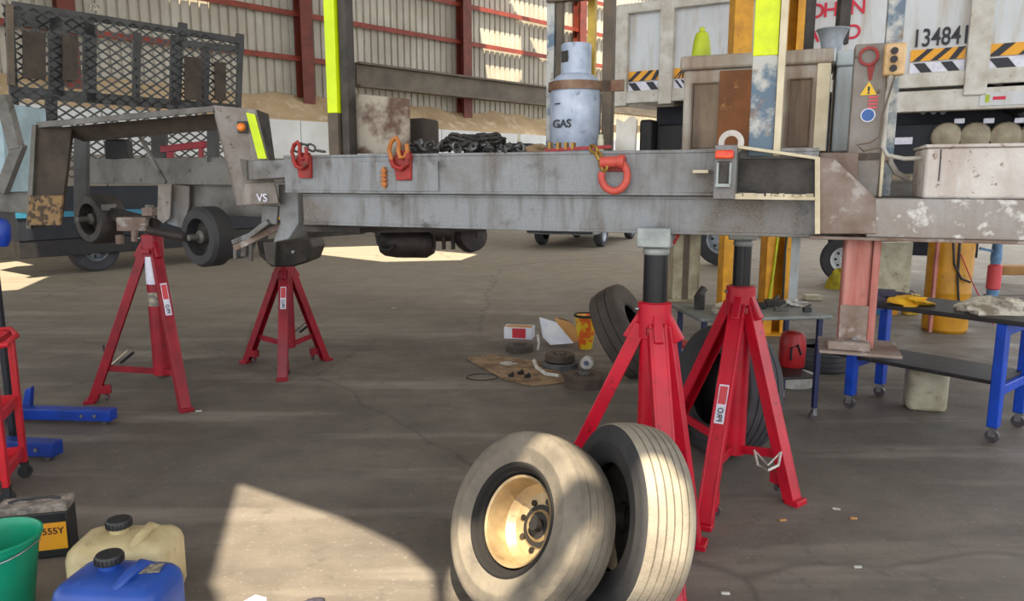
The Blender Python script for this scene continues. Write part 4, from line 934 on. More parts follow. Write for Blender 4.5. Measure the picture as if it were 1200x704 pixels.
# top handle rim flaring out
m = MB(); m.tube([L3(-W3, -.02, zt3), L3(.0, -.03, zt3), L3(.06, .0, zt3), L3(.07, D3*.5, zt3+.01), L3(.0, D3+.03, zt3+.01), L3(-W3, D3+.03, zt3)], .014, 10); m.build('rim_tube', 'trolley_red', t)
m = MB(); m.tube([L3(-.06, .1, zt3-.05), L3(-.05, .12, .4), L3(-.06, .1, .2)], .008, 8); m.build('grey_tube', 'chrome', t)

# blue engine hoist legs
t = thing('engine_hoist', 'blue engine hoist with legs spread on the floor at left', 'hoist', G(10, 520))
def hleg(p0, p1, w_, h_, nm='hoist_leg'):
    A_ = G(*p0)+UP*(h_/2+.03); B_ = G(*p1)+UP*(h_/2+.03); m = MB(); m.bar(A_, B_, w_, h_); lg = m.build(nm, 'hoist_blue', t, bev=.006)
    d = (B_-A_).normalized(); sd = V((-d.y, d.x, 0)); 
    m = MB(); 
    for k in (.1, .19): 
        q = B_-d*k*1.0-sd*(w_/2) if (sd.y > 0) else B_-d*k+sd*(w_/2); o_ = (-sd if sd.y > 0 else sd); m.cyl(q, q+o_*.008, .012, 10)
    m.build('leg_pin', 'chrome', lg)
    m = MB(); q = G(*p1)+V((0, 0, .0))-d*.06; m.cyl(q-sd*.02+UP*.02, q+sd*.02+UP*.02, .02, 12); m.build('leg_roller', 'caster', lg)
    return lg
hleg((-60, 492), (134, 497), .09, .075)
hleg((-60, 531), (69, 539), .09, .085)
m = MB(); q = G(36, 492)+UP*.06; m.prism([q+V((-.06, 0, 0)), q+V((.0, 0, 0)), q+V((.025, 0, .17)), q+V((-.02, 0, .15))], V((0, .04, 0))); m.build('leg_socket', 'hoist_blue', t, bev=.004)
m = MB(); m.bar(G(-70, 500)+UP*.07, G(-10, 516)+UP*.07, .09, .08); m.build('hoist_base', 'hoist_blue', t, bev=.006)
q = P(1, 380, 4.3); q.z = .05; m = MB(); m.bar(q, V((q.x, q.y, P(1, 262, 4.3).z)), .035, .035); m.build('mast', 'navyblack', t, bev=.004)
q = P(0, 272, 4.3); m = MB(); m.lathe([(0, -.085), (.04, -.08), (.055, -.04), (.055, .04), (.035, .075), (0, .085)], q, (.1, 0, 1), 24); m.build('mast_cap', 'hoist_blue', t)

# ================================================================ CENTRE CLUTTER
def disc(label, c, R, h, mt, group=None, hub=True, drum=True, slots=True):
    t = thing('brake_disc', label, 'brake disc', c, group)
    m = MB(); m.lathe([(R*.5, 0), (R, 0), (R, h*.38), (R*.55, h*.38)] if not drum else [(R*.92, 0), (R, 0), (R*1.0, h*.85), (R*.93, h), (R*.55, h*.95)], c, n=40); m.lathe([(R*.55, h*.38 if not drum else h*.95), (R*.5, h*1.0), (R*.25, h*1.0)], c, n=32); m.build('rotor', mt, t)
    m = MB(); m.lathe([(R*.28, h*.9), (R*.28, h*1.15), (R*.18, h*1.15), (R*.18, h*.8), (0, h*.8)], c, n=24); m.build('hub', 'disc_grey' if mt == 'disc' else 'disc', t)
    m = MB()
    for i in range(8):
        a = 2*PI*i/8; q = c+V((math.cos(a)*R*.4, math.sin(a)*R*.4, h*1.0)); m.cyl(q, q+UP*.006, R*.05, 8)
    m.build('stud_holes', 'dark_hole', t)
    return t
disc('flat dark brake disc lying left of the red carton', G(609, 411), .13, .06, 'rubber_brown')
disc('grey brake disc lying under another below the cardboard', G(656, 430), .16, .055, 'disc_grey')
disc('brown brake disc stacked on the grey one', G(656, 430)+UP*.065, .13, .055, 'disc')
disc('brown brake drum half hidden by the front stand leg', G(684, 452), .155, .1, 'disc')
# cardboard mat
m = MB(); q = [G(x, y)+UP*.004 for x, y in ((546, 421), (575, 416), (632, 425), (656, 437), (662, 449), (622, 453), (592, 446))]
m.prism(q, UP*.008); mt_ = tag(m.build('cardboard_mat', 'card_dirty'), 'oil stained cardboard sheet lying flat on the floor', 'cardboard')
m = MB(); blob(m, G(596, 428)+UP*.013, (.06, .04, .02), 4, amp=.5); tag(m.build('white_rag', 'rag_white'), 'small white rag on the oil stained cardboard', 'rag')
for i, (x, y, lb_) in enumerate(((599, 443, 'small black bracket at the front edge of the cardboard'), (610, 440, 'black fitting near the middle of the cardboard'), (618, 444, 'dark clip at the right of the cardboard fittings'))):
    m = MB(); q = G(x, y)+UP*.013; m.obox(q+UP*.012, (.05, .03, .024), (1, .3*i, 0)); m.cyl(q+UP*.02, q+UP*.035+V((.02, 0, 0)), .012, 10); tag(m.build('metal_fitting', 'black', bev=.003), lb_, 'fitting')
# carton red and white
c = G(607, 397); x = V((.98, -.2, 0)).normalized(); y = V((-x.y, x.x, 0))
t = thing('carton', 'open white and red printed carton beside the brake discs', 'carton', c)
m = MB(); 
for off, sz in (((0, 0), (.29, .004)), ((0, .16), (.29, .004))): m.obox(c+y*off[1]+UP*.06, (sz[0], sz[1], .12), x)
for s_ in (-.145, .145): m.obox(c+x*s_+y*.08+UP*.06, (.004, .16, .12), x)
m.obox(c+y*.08+UP*.002, (.29, .16, .004), x); m.build('box', 'paper', t)
m = MB(); m.obox(c+UP*.06-y*.004+x*.01, (.14, .002, .1), x); m.build('red_print', 'red_print', t, smooth=False)
m = MB(); m.box8([c+x*a+y*b+UP*(.12+dz_) for dz_ in (0, .004) for a, b in ((-.145, 0), (.145, 0), (.12, .12), (-.11, .12))]); m.build('flap', 'card', t, smooth=False)
m = MB(); A_ = G(635, 402); q = [P(632, 372, A_.y), P(652, 378, A_.y-.05), P(672, 402, A_.y-.25), P(645, 404, A_.y-.25), P(636, 395, A_.y-.1)]
m.prism(q, V((0, .006, .004))); tag(m.build('white_flap', 'paper'), 'white cardboard flap leaning over the brake discs', 'cardboard')
m = MB(); q = [P(650, 373, A_.y+.05), P(668, 378, A_.y+.05), P(688, 400, A_.y-.2), P(668, 403, A_.y-.2)]; q[2].z = max(q[2].z, .1)
m.prism(q, V((0, .006, .004))); tag(m.build('brown_flap', 'card'), 'plain brown cardboard flap leaning over the brake discs', 'cardboard')
m = MB(); m.prism([P(652, 370, A_.y+.3), P(672, 378, A_.y+.3), P(676, 395, A_.y+.3), P(655, 392, A_.y+.3)], V((0, .01, 0))); tag(m.build('cardboard_sheet', 'card_dirty'), 'tan cardboard standing behind the cardboard flaps', 'cardboard')
m = MB(); q = G(630, 411); m.tube([q+V((0, 0, .16)), q+V((.01, -.01, .08)), q+V((.0, 0, .01))], .012, 8); tag(m.build('white_strap', 'rag_white'), 'white strap hanging from the carton to the floor', 'strap')
# tin
c = G(686, 408); t = thing('oil_tin', 'tapered orange and yellow tin standing beside the leaning tyre', 'tin', c)
m = MB(); m.lathe([(0, 0), (.06, 0), (.065, .01), (.108, .31), (.113, .316), (.11, .327), (.104, .32), (.06, .02), (0, .02)], c, n=32); m.build('body', 'tin', t)
m = MB(); m.lathe([(.106, .31), (.116, .314), (.116, .336), (.106, .338)], c, n=32, closed=True); m.build('rim', 'black', t)
# paper roll
c = G(688, 432); t = thing('tape_roll', 'white roll standing on its edge before the brake drum', 'roll', c)
m = MB(); m.lathe([(.022, -.03), (.055, -.03), (.055, .03), (.022, .03)], c+UP*.055, (-.3, -.9, 0), 32, True); m.build('roll', 'rag_white', t)
m = MB(); m.lathe([(.018, -.031), (.023, -.031), (.023, .031), (.018, .031)], c+UP*.055, (-.3, -.9, 0), 24, True); m.build('core', 'sticker_blue', t)
m = MB(); q = [G(x, y) for x, y in ((626, 425), (629, 433), (640, 441), (655, 443))]; m.tube([p+UP*.018 for p in q], .018, 8); tag(m.build('rolled_cloth', 'rag_white'), 'rolled white cloth curled round the grey brake disc', 'cloth')
# thin wire loop and litter
m = MB(); q = G(565, 442); m.tube([q+V((.13*math.cos(a), .1*math.sin(a), .004)) for a in [2*PI*i/24 for i in range(24)]], .003, 6, True); tag(m.build('wire_loop', 'black'), 'thin dark wire loop lying before the cardboard', 'wire')
for i, (x, y, lb_, mm) in enumerate(((1000, 608, 'tan cigarette butt lying at the right of the floor', 'card'), (1005, 665, 'white chip lying at the lower right of the floor', 'rag_white'), (850, 696, 'pale paper scrap near the bottom beside the tyres', 'rag_white'), (917, 610, 'tiny pale scrap before the stickered stand', 'card'), (980, 597, 'small white scrap left of the tan butt', 'rag_white'), (233, 482, 'tiny white scrap beside the tall left stand', 'rag_white'), (461, 361, 'flat white scrap in the middle of the floor', 'rag_white'))):
    m = MB(); q = G(x, y); s_ = .014*(1+q.y*.12); m.obox(q+UP*.004, (s_*1.8, s_*.7, .008), (1, .4*math.sin(i*3), 0)); tag(m.build('litter_scrap', mm, bev=.002), lb_, 'litter')

# ================================================================ RIGHT: BENCH & TABLE
t = thing('work_bench', 'bright blue wheeled bench with black top at the right', 'bench', G(1090, 480))
f1, f2, b1, b2 = G(995, 478), G(1162, 518), G(1033, 466), G(1195, 500)
ex = (f2-f1).normalized(); ey = (b1-f1); wd_ = ey.length; ey = (ey-ex*ey.dot(ex)).normalized(); wd_ = .46
Lb = (f2-f1).length
def LB(a, b, z): return f1+ex*a+ey*b+UP*z
hb = .78
m = MB(); m.box8([LB(-.06, -.05, hb-.03), LB(Lb+.2, -.05, hb-.03), LB(Lb+.2, wd_+.06, hb-.03), LB(-.06, wd_+.06, hb-.03), LB(-.06, -.05, hb), LB(Lb+.2, -.05, hb), LB(Lb+.2, wd_+.06, hb), LB(-.06, wd_+.06, hb)]); m.build('bench_top', 'bench_top', t, bev=.005)
m = MB(); m.box8([LB(-.2, 0, .36), LB(Lb, 0, .36), LB(Lb, wd_, .36), LB(-.2, wd_, .36), LB(-.2, 0, .385), LB(Lb, 0, .385), LB(Lb, wd_, .385), LB(-.2, wd_, .385)]); m.build('lower_shelf', 'bench_top', t, bev=.004)
for a, b in ((0, 0), (Lb, 0), (0, wd_), (Lb, wd_)):
    m = MB(); m.bar(LB(a, b, .1), LB(a+(.0), b, hb-.03), .075, .06, up=ex); m.build('leg', 'blue', t, bev=.006)
    mw = MB(); mf = MB(); caster(mw, mf, LB(a, b, 0), .04, ex); f_ = mf.build('caster_fork', 'chrome', t); mw.build('caster_wheel', 'caster', f_)
for a in (0, Lb):
    m = MB(); m.bar(LB(a, 0, .33), LB(a, wd_, .33), .05, .06); m.build('side_rail', 'blue', t, bev=.005)
    m = MB(); m.bar(LB(a, 0, hb-.07), LB(a, wd_, hb-.07), .05, .07); m.build('side_rail', 'blue', t, bev=.005)
m = MB(); blob(m, LB(Lb*.34, .12, hb), (.13, .11, .05), 21, amp=.45); tag(m.build('yellow_rag', 'rag_yellow'), 'bright yellow rag crumpled on the black bench top', 'rag')
m = MB(); blob(m, LB(Lb*.86, .22, hb), (.22, .14, .09), 22, n=22, m=10, amp=.35); tag(m.build('canvas_bag', 'canvas'), 'dirty white canvas bag lying on the right of bench top', 'bag')
m = MB(); blob(m, LB(Lb*.05, .2, hb), (.2, .14, .06), 23, n=22, m=10, amp=.5); tag(m.build('grey_cloth', 'rag_purple'), 'dark purple grey cloth heaped on left of bench top', 'cloth')
# jerrycan under bench
q = G(1092, 483); t = jerrycan('white_jerrycan', 'dirty white jerrycan standing under the blue bench', q+V((0, .1, 0)), (.95, -.3, 0), (.26, .2, .31), 'white_plastic', -.06, cap_m='white_plastic')

# grey table with navy legs
f = G(953, 491); tx = V((.97, .12, 0)).normalized(); ty = V((-tx.y, tx.x, 0))
t = thing('parts_table', 'grey topped parts table with navy legs behind the red stands', 'table', f-tx*.5)
def TB(a, b, z): return f+tx*a+ty*b+UP*z
ht = P(955, 368, f.y).z; print('table h', ht)
m = MB(); m.box8([TB(a, b, z) for z in (ht-.025, ht) for a, b in ((-.85, -.05), (.06, -.05), (.06, .5), (-.85, .5))]); m.build('table_top', 'table_top', t, bev=.006)
m = MB(); m.box8([TB(a, b, z) for z in (.28, .3) for a, b in ((-.8, 0), (.0, 0), (.0, .45), (-.8, .45))]); m.build('lower_shelf', 'bench_top', t, bev=.004)
for a, b in ((0, 0), (-.8, 0), (0, .45), (-.8, .45)):
    m = MB(); m.bar(TB(a, b, .08), TB(a, b, ht-.02), .032, .032, up=tx); m.build('leg', 'navy', t, bev=.003)
    mw = MB(); mf = MB(); caster(mw, mf, TB(a, b, 0), .03, tx); f_ = mf.build('caster_fork', 'chrome', t); mw.build('caster_wheel', 'caster', f_)
items = [(-.04, .1, 'small black relay block on right end of parts table', 'relay_block', 'black_plastic', (.05, .04, .03), 'block'),
         (-.20, .15, 'grey metal clamp beside the relay block on parts table', 'metal_clamp', 'grey_steel', (.09, .05, .025), 'clamp'),
         (-.16, .32, 'dark steel bracket at the back of parts table', 'steel_bracket', 'dark_steel', (.13, .07, .05), 'bracket'),
         (-.33, .30, 'black rubber pad at the back of parts table', 'rubber_pad', 'black', (.16, .1, .035), 'pad'),
         (-.62, .12, 'pale plastic tray left end of parts table', 'plastic_tray', 'label_worn', (.16, .12, .03), 'tray'),
         (-.72, .3, 'dark bench clamp standing left end of parts table', 'bench_vise', 'dark_steel', (.07, .06, .10), 'clamp')]
for a, b, lb_, nm, mm, sz, ct in items:
    m = MB(); m.obox(TB(a, b, ht+sz[2]/2), sz, (1, .5*a, 0)); m.cyl(TB(a-.02, b, ht+sz[2]*.7), TB(a+.04, b+.03, ht+sz[2]*1.4), sz[2]*.28, 10); tag(m.build(nm, mm, bev=.004), lb_, ct)
m = MB(); blob(m, TB(-.5, .3, ht), (.12, .08, .04), 31, amp=.5); tag(m.build('shop_rag', 'canvas'), 'grubby pale rag in the middle of the parts table', 'rag')
m = MB(); blob(m, TB(.0, .35, ht), (.07, .06, .04), 33, amp=.6); tag(m.build('wire_bundle', 'rag_white'), 'pale tangled bundle on the right rear corner of parts table', 'bundle')
# red canister under the table
c = TB(-.02, .30, .3); t = thing('red_canister', 'red rounded canister on the lower shelf of the parts table', 'canister', c)
m = MB(); m.lathe([(0, 0), (.085, 0), (.09, .01), (.09, .19), (.075, .235), (.04, .25), (0, .25)], c, n=28); m.build('body', 'can_red', t)
m = MB(); m.tube([c+V((-.04, -.09, .06)), c+V((-.045, -.1, .15)), c+V((0, -.1, .17)), c+V((.03, -.09, .1))], .008, 8); m.build('hose', 'black_plastic', t)
c = G(935, 455); t = thing('basin', 'shallow white basin on floor under the parts table', 'basin', c)
m = MB(); m.lathe([(0, .0), (.15, 0), (.18, .08), (.186, .083), (.18, .087), (.145, .012), (0, .01)], c+V((0, .12, 0)), n=36); m.build('bowl', 'rag_white', t)
# dark tyre on floor behind the landing leg
c = G(950, 446)+V((0.25, .45, .1)); 
tyre('spare_tyre', 'flat black tyre lying on the floor under the landing leg', c, (0, 0, 1), .27, .2, 'rubber_dark', 'rubber_wall', grooves=3)
c = H(827, 372, .1)
# green-yellow cup on the floor behind stand B
c = G(884, 430); m = MB(); m.lathe([(0, 0), (.05, 0), (.06, .04), (.05, .08), (0, .085)], c, n=20); tag(m.build('lime_cup', 'cone'), 'small lime yellow cup on the floor behind the stickered stand', 'cup')
# items behind on floor between
c = G(800, 430); t = thing('red_tray', 'red and white tray under the parts table left end', 'tray', c)
m = MB(); m.obox(c+UP*.2, (.3, .2, .03)); m.build('tray', 'can_red', t, bev=.004); m = MB(); m.obox(c+UP*.09+V((0, .02, 0)), (.2, .18, .18)); m.build('white_box', 'paper', t, bev=.004)

# ---------------- lift posts / columns behind
def hpost(label, pxb, pyb, w_, d_, mt, name='lift_post', zt=5.0, cat='post', chan=True, back=0.0):
    c = G(pxb, pyb); t = thing(name, label, cat, c)
    m = MB()
    if chan:
        m.box((c.x-w_/2, c.y+d_-.02, 0), (c.x+w_/2, c.y+d_, zt)); m.box((c.x-w_/2, c.y, 0), (c.x-w_/2+.02, c.y+d_, zt)); m.box((c.x+w_/2-.02, c.y, 0), (c.x+w_/2, c.y+d_, zt))
        m.box((c.x-w_/2, c.y-.01, 0), (c.x-w_/2+w_*.36, c.y+.012, zt)); m.box((c.x+w_/2-w_*.3, c.y-.01, 0), (c.x+w_/2, c.y+.012, zt))
    else: m.box((c.x-w_/2, c.y, 0), (c.x+w_/2, c.y+d_, zt))
    m.build('column', mt, t, bev=.004)
    m = MB(); m.box((c.x-w_/2-.08, c.y-.08, 0), (c.x+w_/2+.08, c.y+d_+.08, .02)); m.build('base_plate', mt, t, bev=.003)
    return t, c
t, c = hpost('yellow lift post left of the stake post with sunlit edge', 854, 398, .18, .2, 'yellow', chan=False)
t, c = hpost('wide yellow lift post with green hose behind the stickered stand', 907, 392, .25, .2, 'yellow')
m = MB(); m.tube([c+V((-.1, -.03, .2)), c+V((-.05, -.03, .7)), c+V((-.0, -.03, 1.4)), c+V((.0, -.03, 2.6))], .012, 8); m.build('green_hose', 'cone', t)
m = MB(); m.tube([c+V((.06, -.03, .2)), c+V((.05, -.04, .9)), c+V((.1, -.03, 1.6)), c+V((.04, -.03, 2.6))], .014, 8); m.build('black_hose', 'hose', t)
t, c = hpost('pale beige square column standing behind the front stand', 803, 352, .36, .3, 'beige', name='square_column', chan=False, cat='column')
m = MB(); m.box((c.x-.05, c.y-.012, .02), (c.x+.03, c.y-.0, 5)); m.build('recess_strip', 'brown_post', t)
t, c = hpost('white pipe column beside the wide yellow post', 926, 362, .16, .12, 'cab_side', name='pipe_column', chan=False, cat='column')
m = MB(); m.box((c.x-.12, c.y-.02, 0.02), (c.x-.07, c.y+.02, 4)); m.build('blue_conduit', 'navy', t)

# yellow tank with hoses
c = G(1120, 392); t = thing('yellow_tank', 'tall yellow cylinder tank with black hoses behind the blue bench', 'tank', c); 
Rt = .22
m = MB(); m.lathe([(0, 0), (Rt*.9, 0), (Rt, .03), (Rt, .42), (Rt*1.015, .43), (Rt, .44), (Rt, 1.15), (Rt*.8, 1.24), (0, 1.28)], c+V((0, Rt, 0)), n=40); m.build('tank', 'drum', t)
m = MB(); q = c+V((0, -.0, 0)); m.tube([q+V((-.12, 0, 1.0)), q+V((-.1, -.02, .75)), q+V((-.02, -.03, .6)), q+V((.08, -.03, .56))], .012, 8); m.tube([q+V((-.05, 0, 1.0)), q+V((-.05, -.02, .6)), q+V((-.02, -.03, .35)), q+V((.06, -.02, .2))], .012, 8); m.build('hose', 'hose', t)
m = MB(); m.tube([q+V((-.04, -.02, .85)), q+V((.1, -.04, .55)), q+V((.35, -.05, .12))], .006, 6); m.build('red_line', 'can_red', t)
m = MB(); m.bar(q+V((-Rt-.03, .05, .02)), q+V((-Rt-.03, .05, 1.1)), .03, .04); m.build('side_bracket', 'landing', t)
# cream slab, bag, cans
c = G(1062, 372); m = MB(); m.box((c.x-.22, c.y+.5, .18), (c.x+.28, c.y+.6, .85)); m.bar((c.x-.1, c.y+.55, 0), (c.x-.1, c.y+.55, .2), .05); m.bar((c.x+.15, c.y+.55, 0), (c.x+.15, c.y+.55, .2), .05); tag(m.build('pale_board', 'white_plastic', bev=.005), 'dirty pale board standing left of the yellow tank', 'board')
c = G(983, 338); m = MB(); blob(m, c, (.19, .13, .30), 41, n=20, m=10, amp=.2); tag(m.build('yellow_bag', 'yellow_bag'), 'olive yellow bag standing before the silver hub wheel', 'bag')
for px, lb_, mm in ((1031, 'teal paint can left of the yellow cans', 'can_blue'), (1044, 'orange yellow can beside the teal can', 'yellow'), (1066, 'pale yellow square can right of the teal can', 'can_yellow')):
    c = G(px, 368); c.z = 0; m = MB()
    t = thing('paint_can', lb_, 'can', c)
    if px == 1066: rbox(m, c, (.16, .14, .25), .02)
    else: m.lathe([(0, 0), (.07, 0), (.072, .01), (.072, .23), (.068, .24), (0, .236)], c, n=24)
    m.build('body', mm, t)
    m = MB(); m.tube([c+V((-.05, 0, .24)), c+V((0, 0, .29)), c+V((.05, 0, .24))], .006, 8); m.build('handle', 'dark_steel', t)
# pale blue pump
c = G(1160, 372); t = thing('hand_pump', 'pale blue upright pump with pink band right of the yellow tank', 'pump', c)
m = MB(); m.lathe([(0, 0), (.1, 0), (.1, .02), (.06, .04), (.06, .3), (.07, .32), (.05, .34)], c, n=20); m.build('base', 'pipe_blue', t)
m = MB(); m.lathe([(.05, .33), (.075, .35), (.075, .62), (.05, .64)], c, n=20); m.build('pink_band', 'sticker_red', t)
m = MB(); m.lathe([(.05, .63), (.06, .7), (.05, .9), (0, .92)], c, n=20); m.bar(c+UP*.78, c+V((-.2, 0, .82)), .03); m.build('head', 'pipe_blue', t)
m = MB(); c = G(955, 352); m.box((c.x-.12, c.y, 0), (c.x+.1, c.y+.15, .07)); tag(m.build('white_block', 'white_plastic', bev=.01), 'small cream block on the floor right of the white pipe', 'block')
# dark low pallet shapes behind right
c = G(1250, 366); m = MB()
for q in range(3): m.box((c.x-.7, c.y+.2*q, .12), (c.x+1.2, c.y+.2*q+.14, .15)); m.box((c.x-.7+.9*q, c.y, 0), (c.x-.6+.9*q, c.y+.54, .12))
tag(m.build('grey_pallet', 'brown_post', bev=.003), 'low brown pallet on the floor at the far right', 'pallet')
m = MB(); c = G(1185, 333); rbox(m, c+V((0, 0, .16)), (.5, .3, .14), .03); tag(m.build('brown_parcel', 'card'), 'brown parcel lying on the far right pallet', 'parcel')

# ================================================================ WHITE TRUCK (right, behind)
TD = V((.866, -.5, 0)); TN = V((.5, .866, 0)); TO = V((P(900, 100, 8.2).x, 8.2, 0))
def T(px, py, d=0): return PL(px, py, TO+TN*d, TN)
def ts(px, d=0): return (T(px, 100, d)-TO).dot(TD)
def TF(s, d, z): return TO+TD*s+TN*d+UP*z
def tb(m, s0, s1, d0, d1, z0, z1): return m.box8([TF(s0,d0,z0), TF(s1,d0,z0), TF(s1,d1,z0), TF(s0,d1,z0), TF(s0,d0,z1), TF(s1,d0,z1), TF(s1,d1,z1), TF(s0,d1,z1)])
tk = thing('skip_truck', 'white ribbed truck body with red lettering, hazard stripes and number 134841', 'truck', TF(1, 0, 0))
zA = T(900, 100).z
zBt = T(735, 118).z; zSt = T(735, 103).z; zTp = T(735, 92).z; zTop = T(735, 8).z
print('truck z', zBt, zSt, zTp, zTop, 'r', T(1180, 95).z, T(1180, 72).z)
sA, sZ = ts(722), ts(1290)
# choose heights mid-way between both ends
zb = (zBt+T(1180, 96).z)/2
m = MB(); tb(m, sA+.05, sZ, .06, 2.2, zb+.05, zTop); m.build('body', 'white', tk, bev=.01)
for px, w_ in ((727, .17), (780, .16), (1143, .19)):
    s_ = ts(px); m = MB(); tb(m, s_-w_/2, s_+w_/2, -.03, .08, zb-.12 if px > 1000 else zb-.05, zTop+.02); m.build('body_rib', 'white_rib', tk, bev=.01)
m = MB(); tb(m, sA, ts(1000), -.02, .08, zTop-.08, zTop+.03); m.build('top_rail', 'white_rib', tk, bev=.01)
m = MB(); tb(m, sA, sZ, -.01, .07, zb-.02, zb+.12); m.build('bottom_rail', 'white_rib', tk, bev=.008)
m = MB(); tb(m, ts(1052), sZ, .0, .12, zb-.25, zb-.05); m.build('side_board', 'white_rib', tk, bev=.008)
m = MB(); tb(m, ts(1150), sZ, -.012, .0, zb-.22, zb-.1); nb = m.build('notice_board', 'white', tk)
m = MB(); tb(m, ts(1156), ts(1161), -.016, -.012, zb-.19, zb-.12); m.build('green_mark', 'cone', nb)
m = MB(); tb(m, ts(1165), ts(1180), -.016, -.012, zb-.17, zb-.14); m.build('red_mark', 'ink_red', nb)
# hazard tape strips
def hazard(pa, pb, dirn=1):
    a, b_ = ts(pa), ts(pb); m = MB(); z0_, z1_ = zb+.235, zb+.345; m2 = MB()
    tb(m, a, b_, .045, .055, z0_, z1_); hz = m.build('hazard_tape', 'stripe_yellow', tk, smooth=False)
    n = max(3, int((b_-a)/.2)); w_ = (b_-a)/n
    for i in range(n):
        x0 = a+w_*i+.02; m2.prism([TF(x0, .044, z0_), TF(x0+w_*.38, .044, z0_), TF(min(b_, x0+w_*.38+.12*dirn), .044, z1_), TF(min(b_-w_*.38, x0+.12*dirn), .044, z1_)], -TN*.004)
    m2.build('hazard_bars', 'ink', hz, smooth=False)
    m = MB(); tb(m, a, b_, .04, .055, zb+.12, zb+.22); wt = m.build('reflector_tape', 'sticker_white', tk, smooth=False)
    m2 = MB(); n = max(2, int((b_-a)/.36)); w_ = (b_-a)/n
    for i in range(n): x0 = a+w_*i+.03; m2.prism([TF(x0, .039, zb+.215), TF(x0+w_*.42, .039, zb+.215), TF(x0+w_*.42+.07, .039, zb+.125), TF(x0+.07, .039, zb+.125)], -TN*.004)
    m2.build('reflector_bars', 'ink', wt, smooth=False)
hazard(732, 773); hazard(786, 800); hazard(1064, 1128); hazard(1152, 1260)
a = T(1066, 60, .05); b__ = T(1132, 48, .05)
text('134841', .235, TF(ts(1064), .052, zb+.375), TD, UP, 'ink', 'fleet_number', tk, .003, width=ts(1126)-ts(1066))
for ch, px, py in (('J', 936, 23), ('O', 946, 22), ('H', 964, 20), ('N', 995, 17), ('L', 936, 52), ('A', 944, 50), ('N', 971, 48), ('D', 990, 46)):
    q = T(px, py, .05); text(ch, .20, q, TD, UP, 'ink_red', 'red_letter', tk, .004)
# under body
m = MB(); tb(m, sA+.3, sZ, .6, 2.0, zb-.6, zb-.02); m.build('subframe', 'navyblack', tk, bev=.01)
m = MB(); tb(m, sA+.4, ts(800), .3, .9, zb-.85, zb-.25); tb(m, ts(745), ts(760), .15, .4, zb-.9, zb-.2); m.build('gearbox', 'black', tk, bev=.03)
m = MB(); tb(m, ts(1050), ts(1135), .3, .9, zb-1.0, zb-.35); pnl = m.build('navy_panel', 'navyblack', tk, bev=.01)
m = MB()
for px in (1082, 1094, 1105): q = T(px, 131, .28); m.cyl(q, q+TN*.05, .025, 10)
m.build('panel_valves', 'bkt', pnl)
m = MB(); q = T(1059, 165, .28); m.obox(q, (.16, .01, .07), TD); m.build('white_tag', 'sticker_white', pnl)
for px in (1109, 1143, 1179, 1214):
    q = T(px, 160, .2); q2 = T(px, 160, .2)+TN*.7; m = MB(); m.lathe([(0, -.03), (.08, -.025), (.13, 0), (.145, .05), (.145, .7), (0, .72)], q, TN, 24); tnk = m.build('air_tank', 'tank', tk)
    m = MB(); m.obox(q+UP*.15+TD*.1+TN*.05, (.09, .04, .05), TD); m.build('tank_valve', 'sticker_white', tnk, bev=.006)
q = T(1184, 115, .4); m = MB(); m.lathe([(0, -.1), (.1, -.1), (.16, 0), (.16, .3), (0, .35)], q, (.3, -.9, .1), 18); m.tube([q+V((-.3, 0, .1)), q, q+V((.2, 0, -.3))], .06, 10); m.build('pump_body', 'navyblack', tk)
m = MB(); q = T(1075, 216, .3); m.cyl(q-TD*.25, q+TD*.3, .11, 20); m.build('exhaust_pipe', 'tank', tk)
# chassis rails, wheels
m = MB(); tb(m, sA+.2, sZ, 1.0, 1.1, .95, 1.3); m.build('chassis_rail', 'navyblack', tk)
def truck_wheel(parent, c, ax, R=.5, W=.28, hubm='bkt'):
    m = MB(); m.lathe([(R*.55, -W/2), (R*.9, -W/2), (R, -W*.38), (R, W*.38), (R*.9, W/2), (R*.55, W/2)], c, ax, 40, True); tw_ = m.build('wheel', 'rubber_dark', parent)
    m = MB(); m.lathe([(0, W*.25), (R*.18, W*.28), (R*.22, W*.15), (R*.42, W*.1), (R*.5, W*.42), (R*.56, W*.48), (R*.57, W*.3)], c, ax, 36); m.build('hub', hubm, tw_)
    m = MB(); x, y, _ = frame_from(V(ax))
    for i in range(8):
        a = 2*PI*i/8; q = c+(x*math.cos(a)+y*math.sin(a))*R*.36+V(ax).normalized()*W*.14; m.cyl(q, q+V(ax).normalized()*.01, R*.055, 8)
    m.build('wheel_holes', 'dark_hole', tw_)
gw = G(988, 330); 
truck_wheel(tk, V((gw.x, gw.y, .36)), -TN, .36, .24, 'car_white')
truck_wheel(tk, V((gw.x, gw.y, .5))+TD*3.2+TN*.2, -TN, .5, .28)
truck_wheel(tk, V((gw.x, gw.y, .5))-TD*2.3+TN*1.4, -TN, .5, .28)
m = MB(); c = V((gw.x, gw.y, 0)); m.box8([c+TD*a+TN*b+UP*z for z in (.45, .95) for a, b in ((-.3, .25), (1.8, .25), (1.8, .9), (-.3, .9))]); m.build('skid_box', 'navyblack', tk, bev=.02)

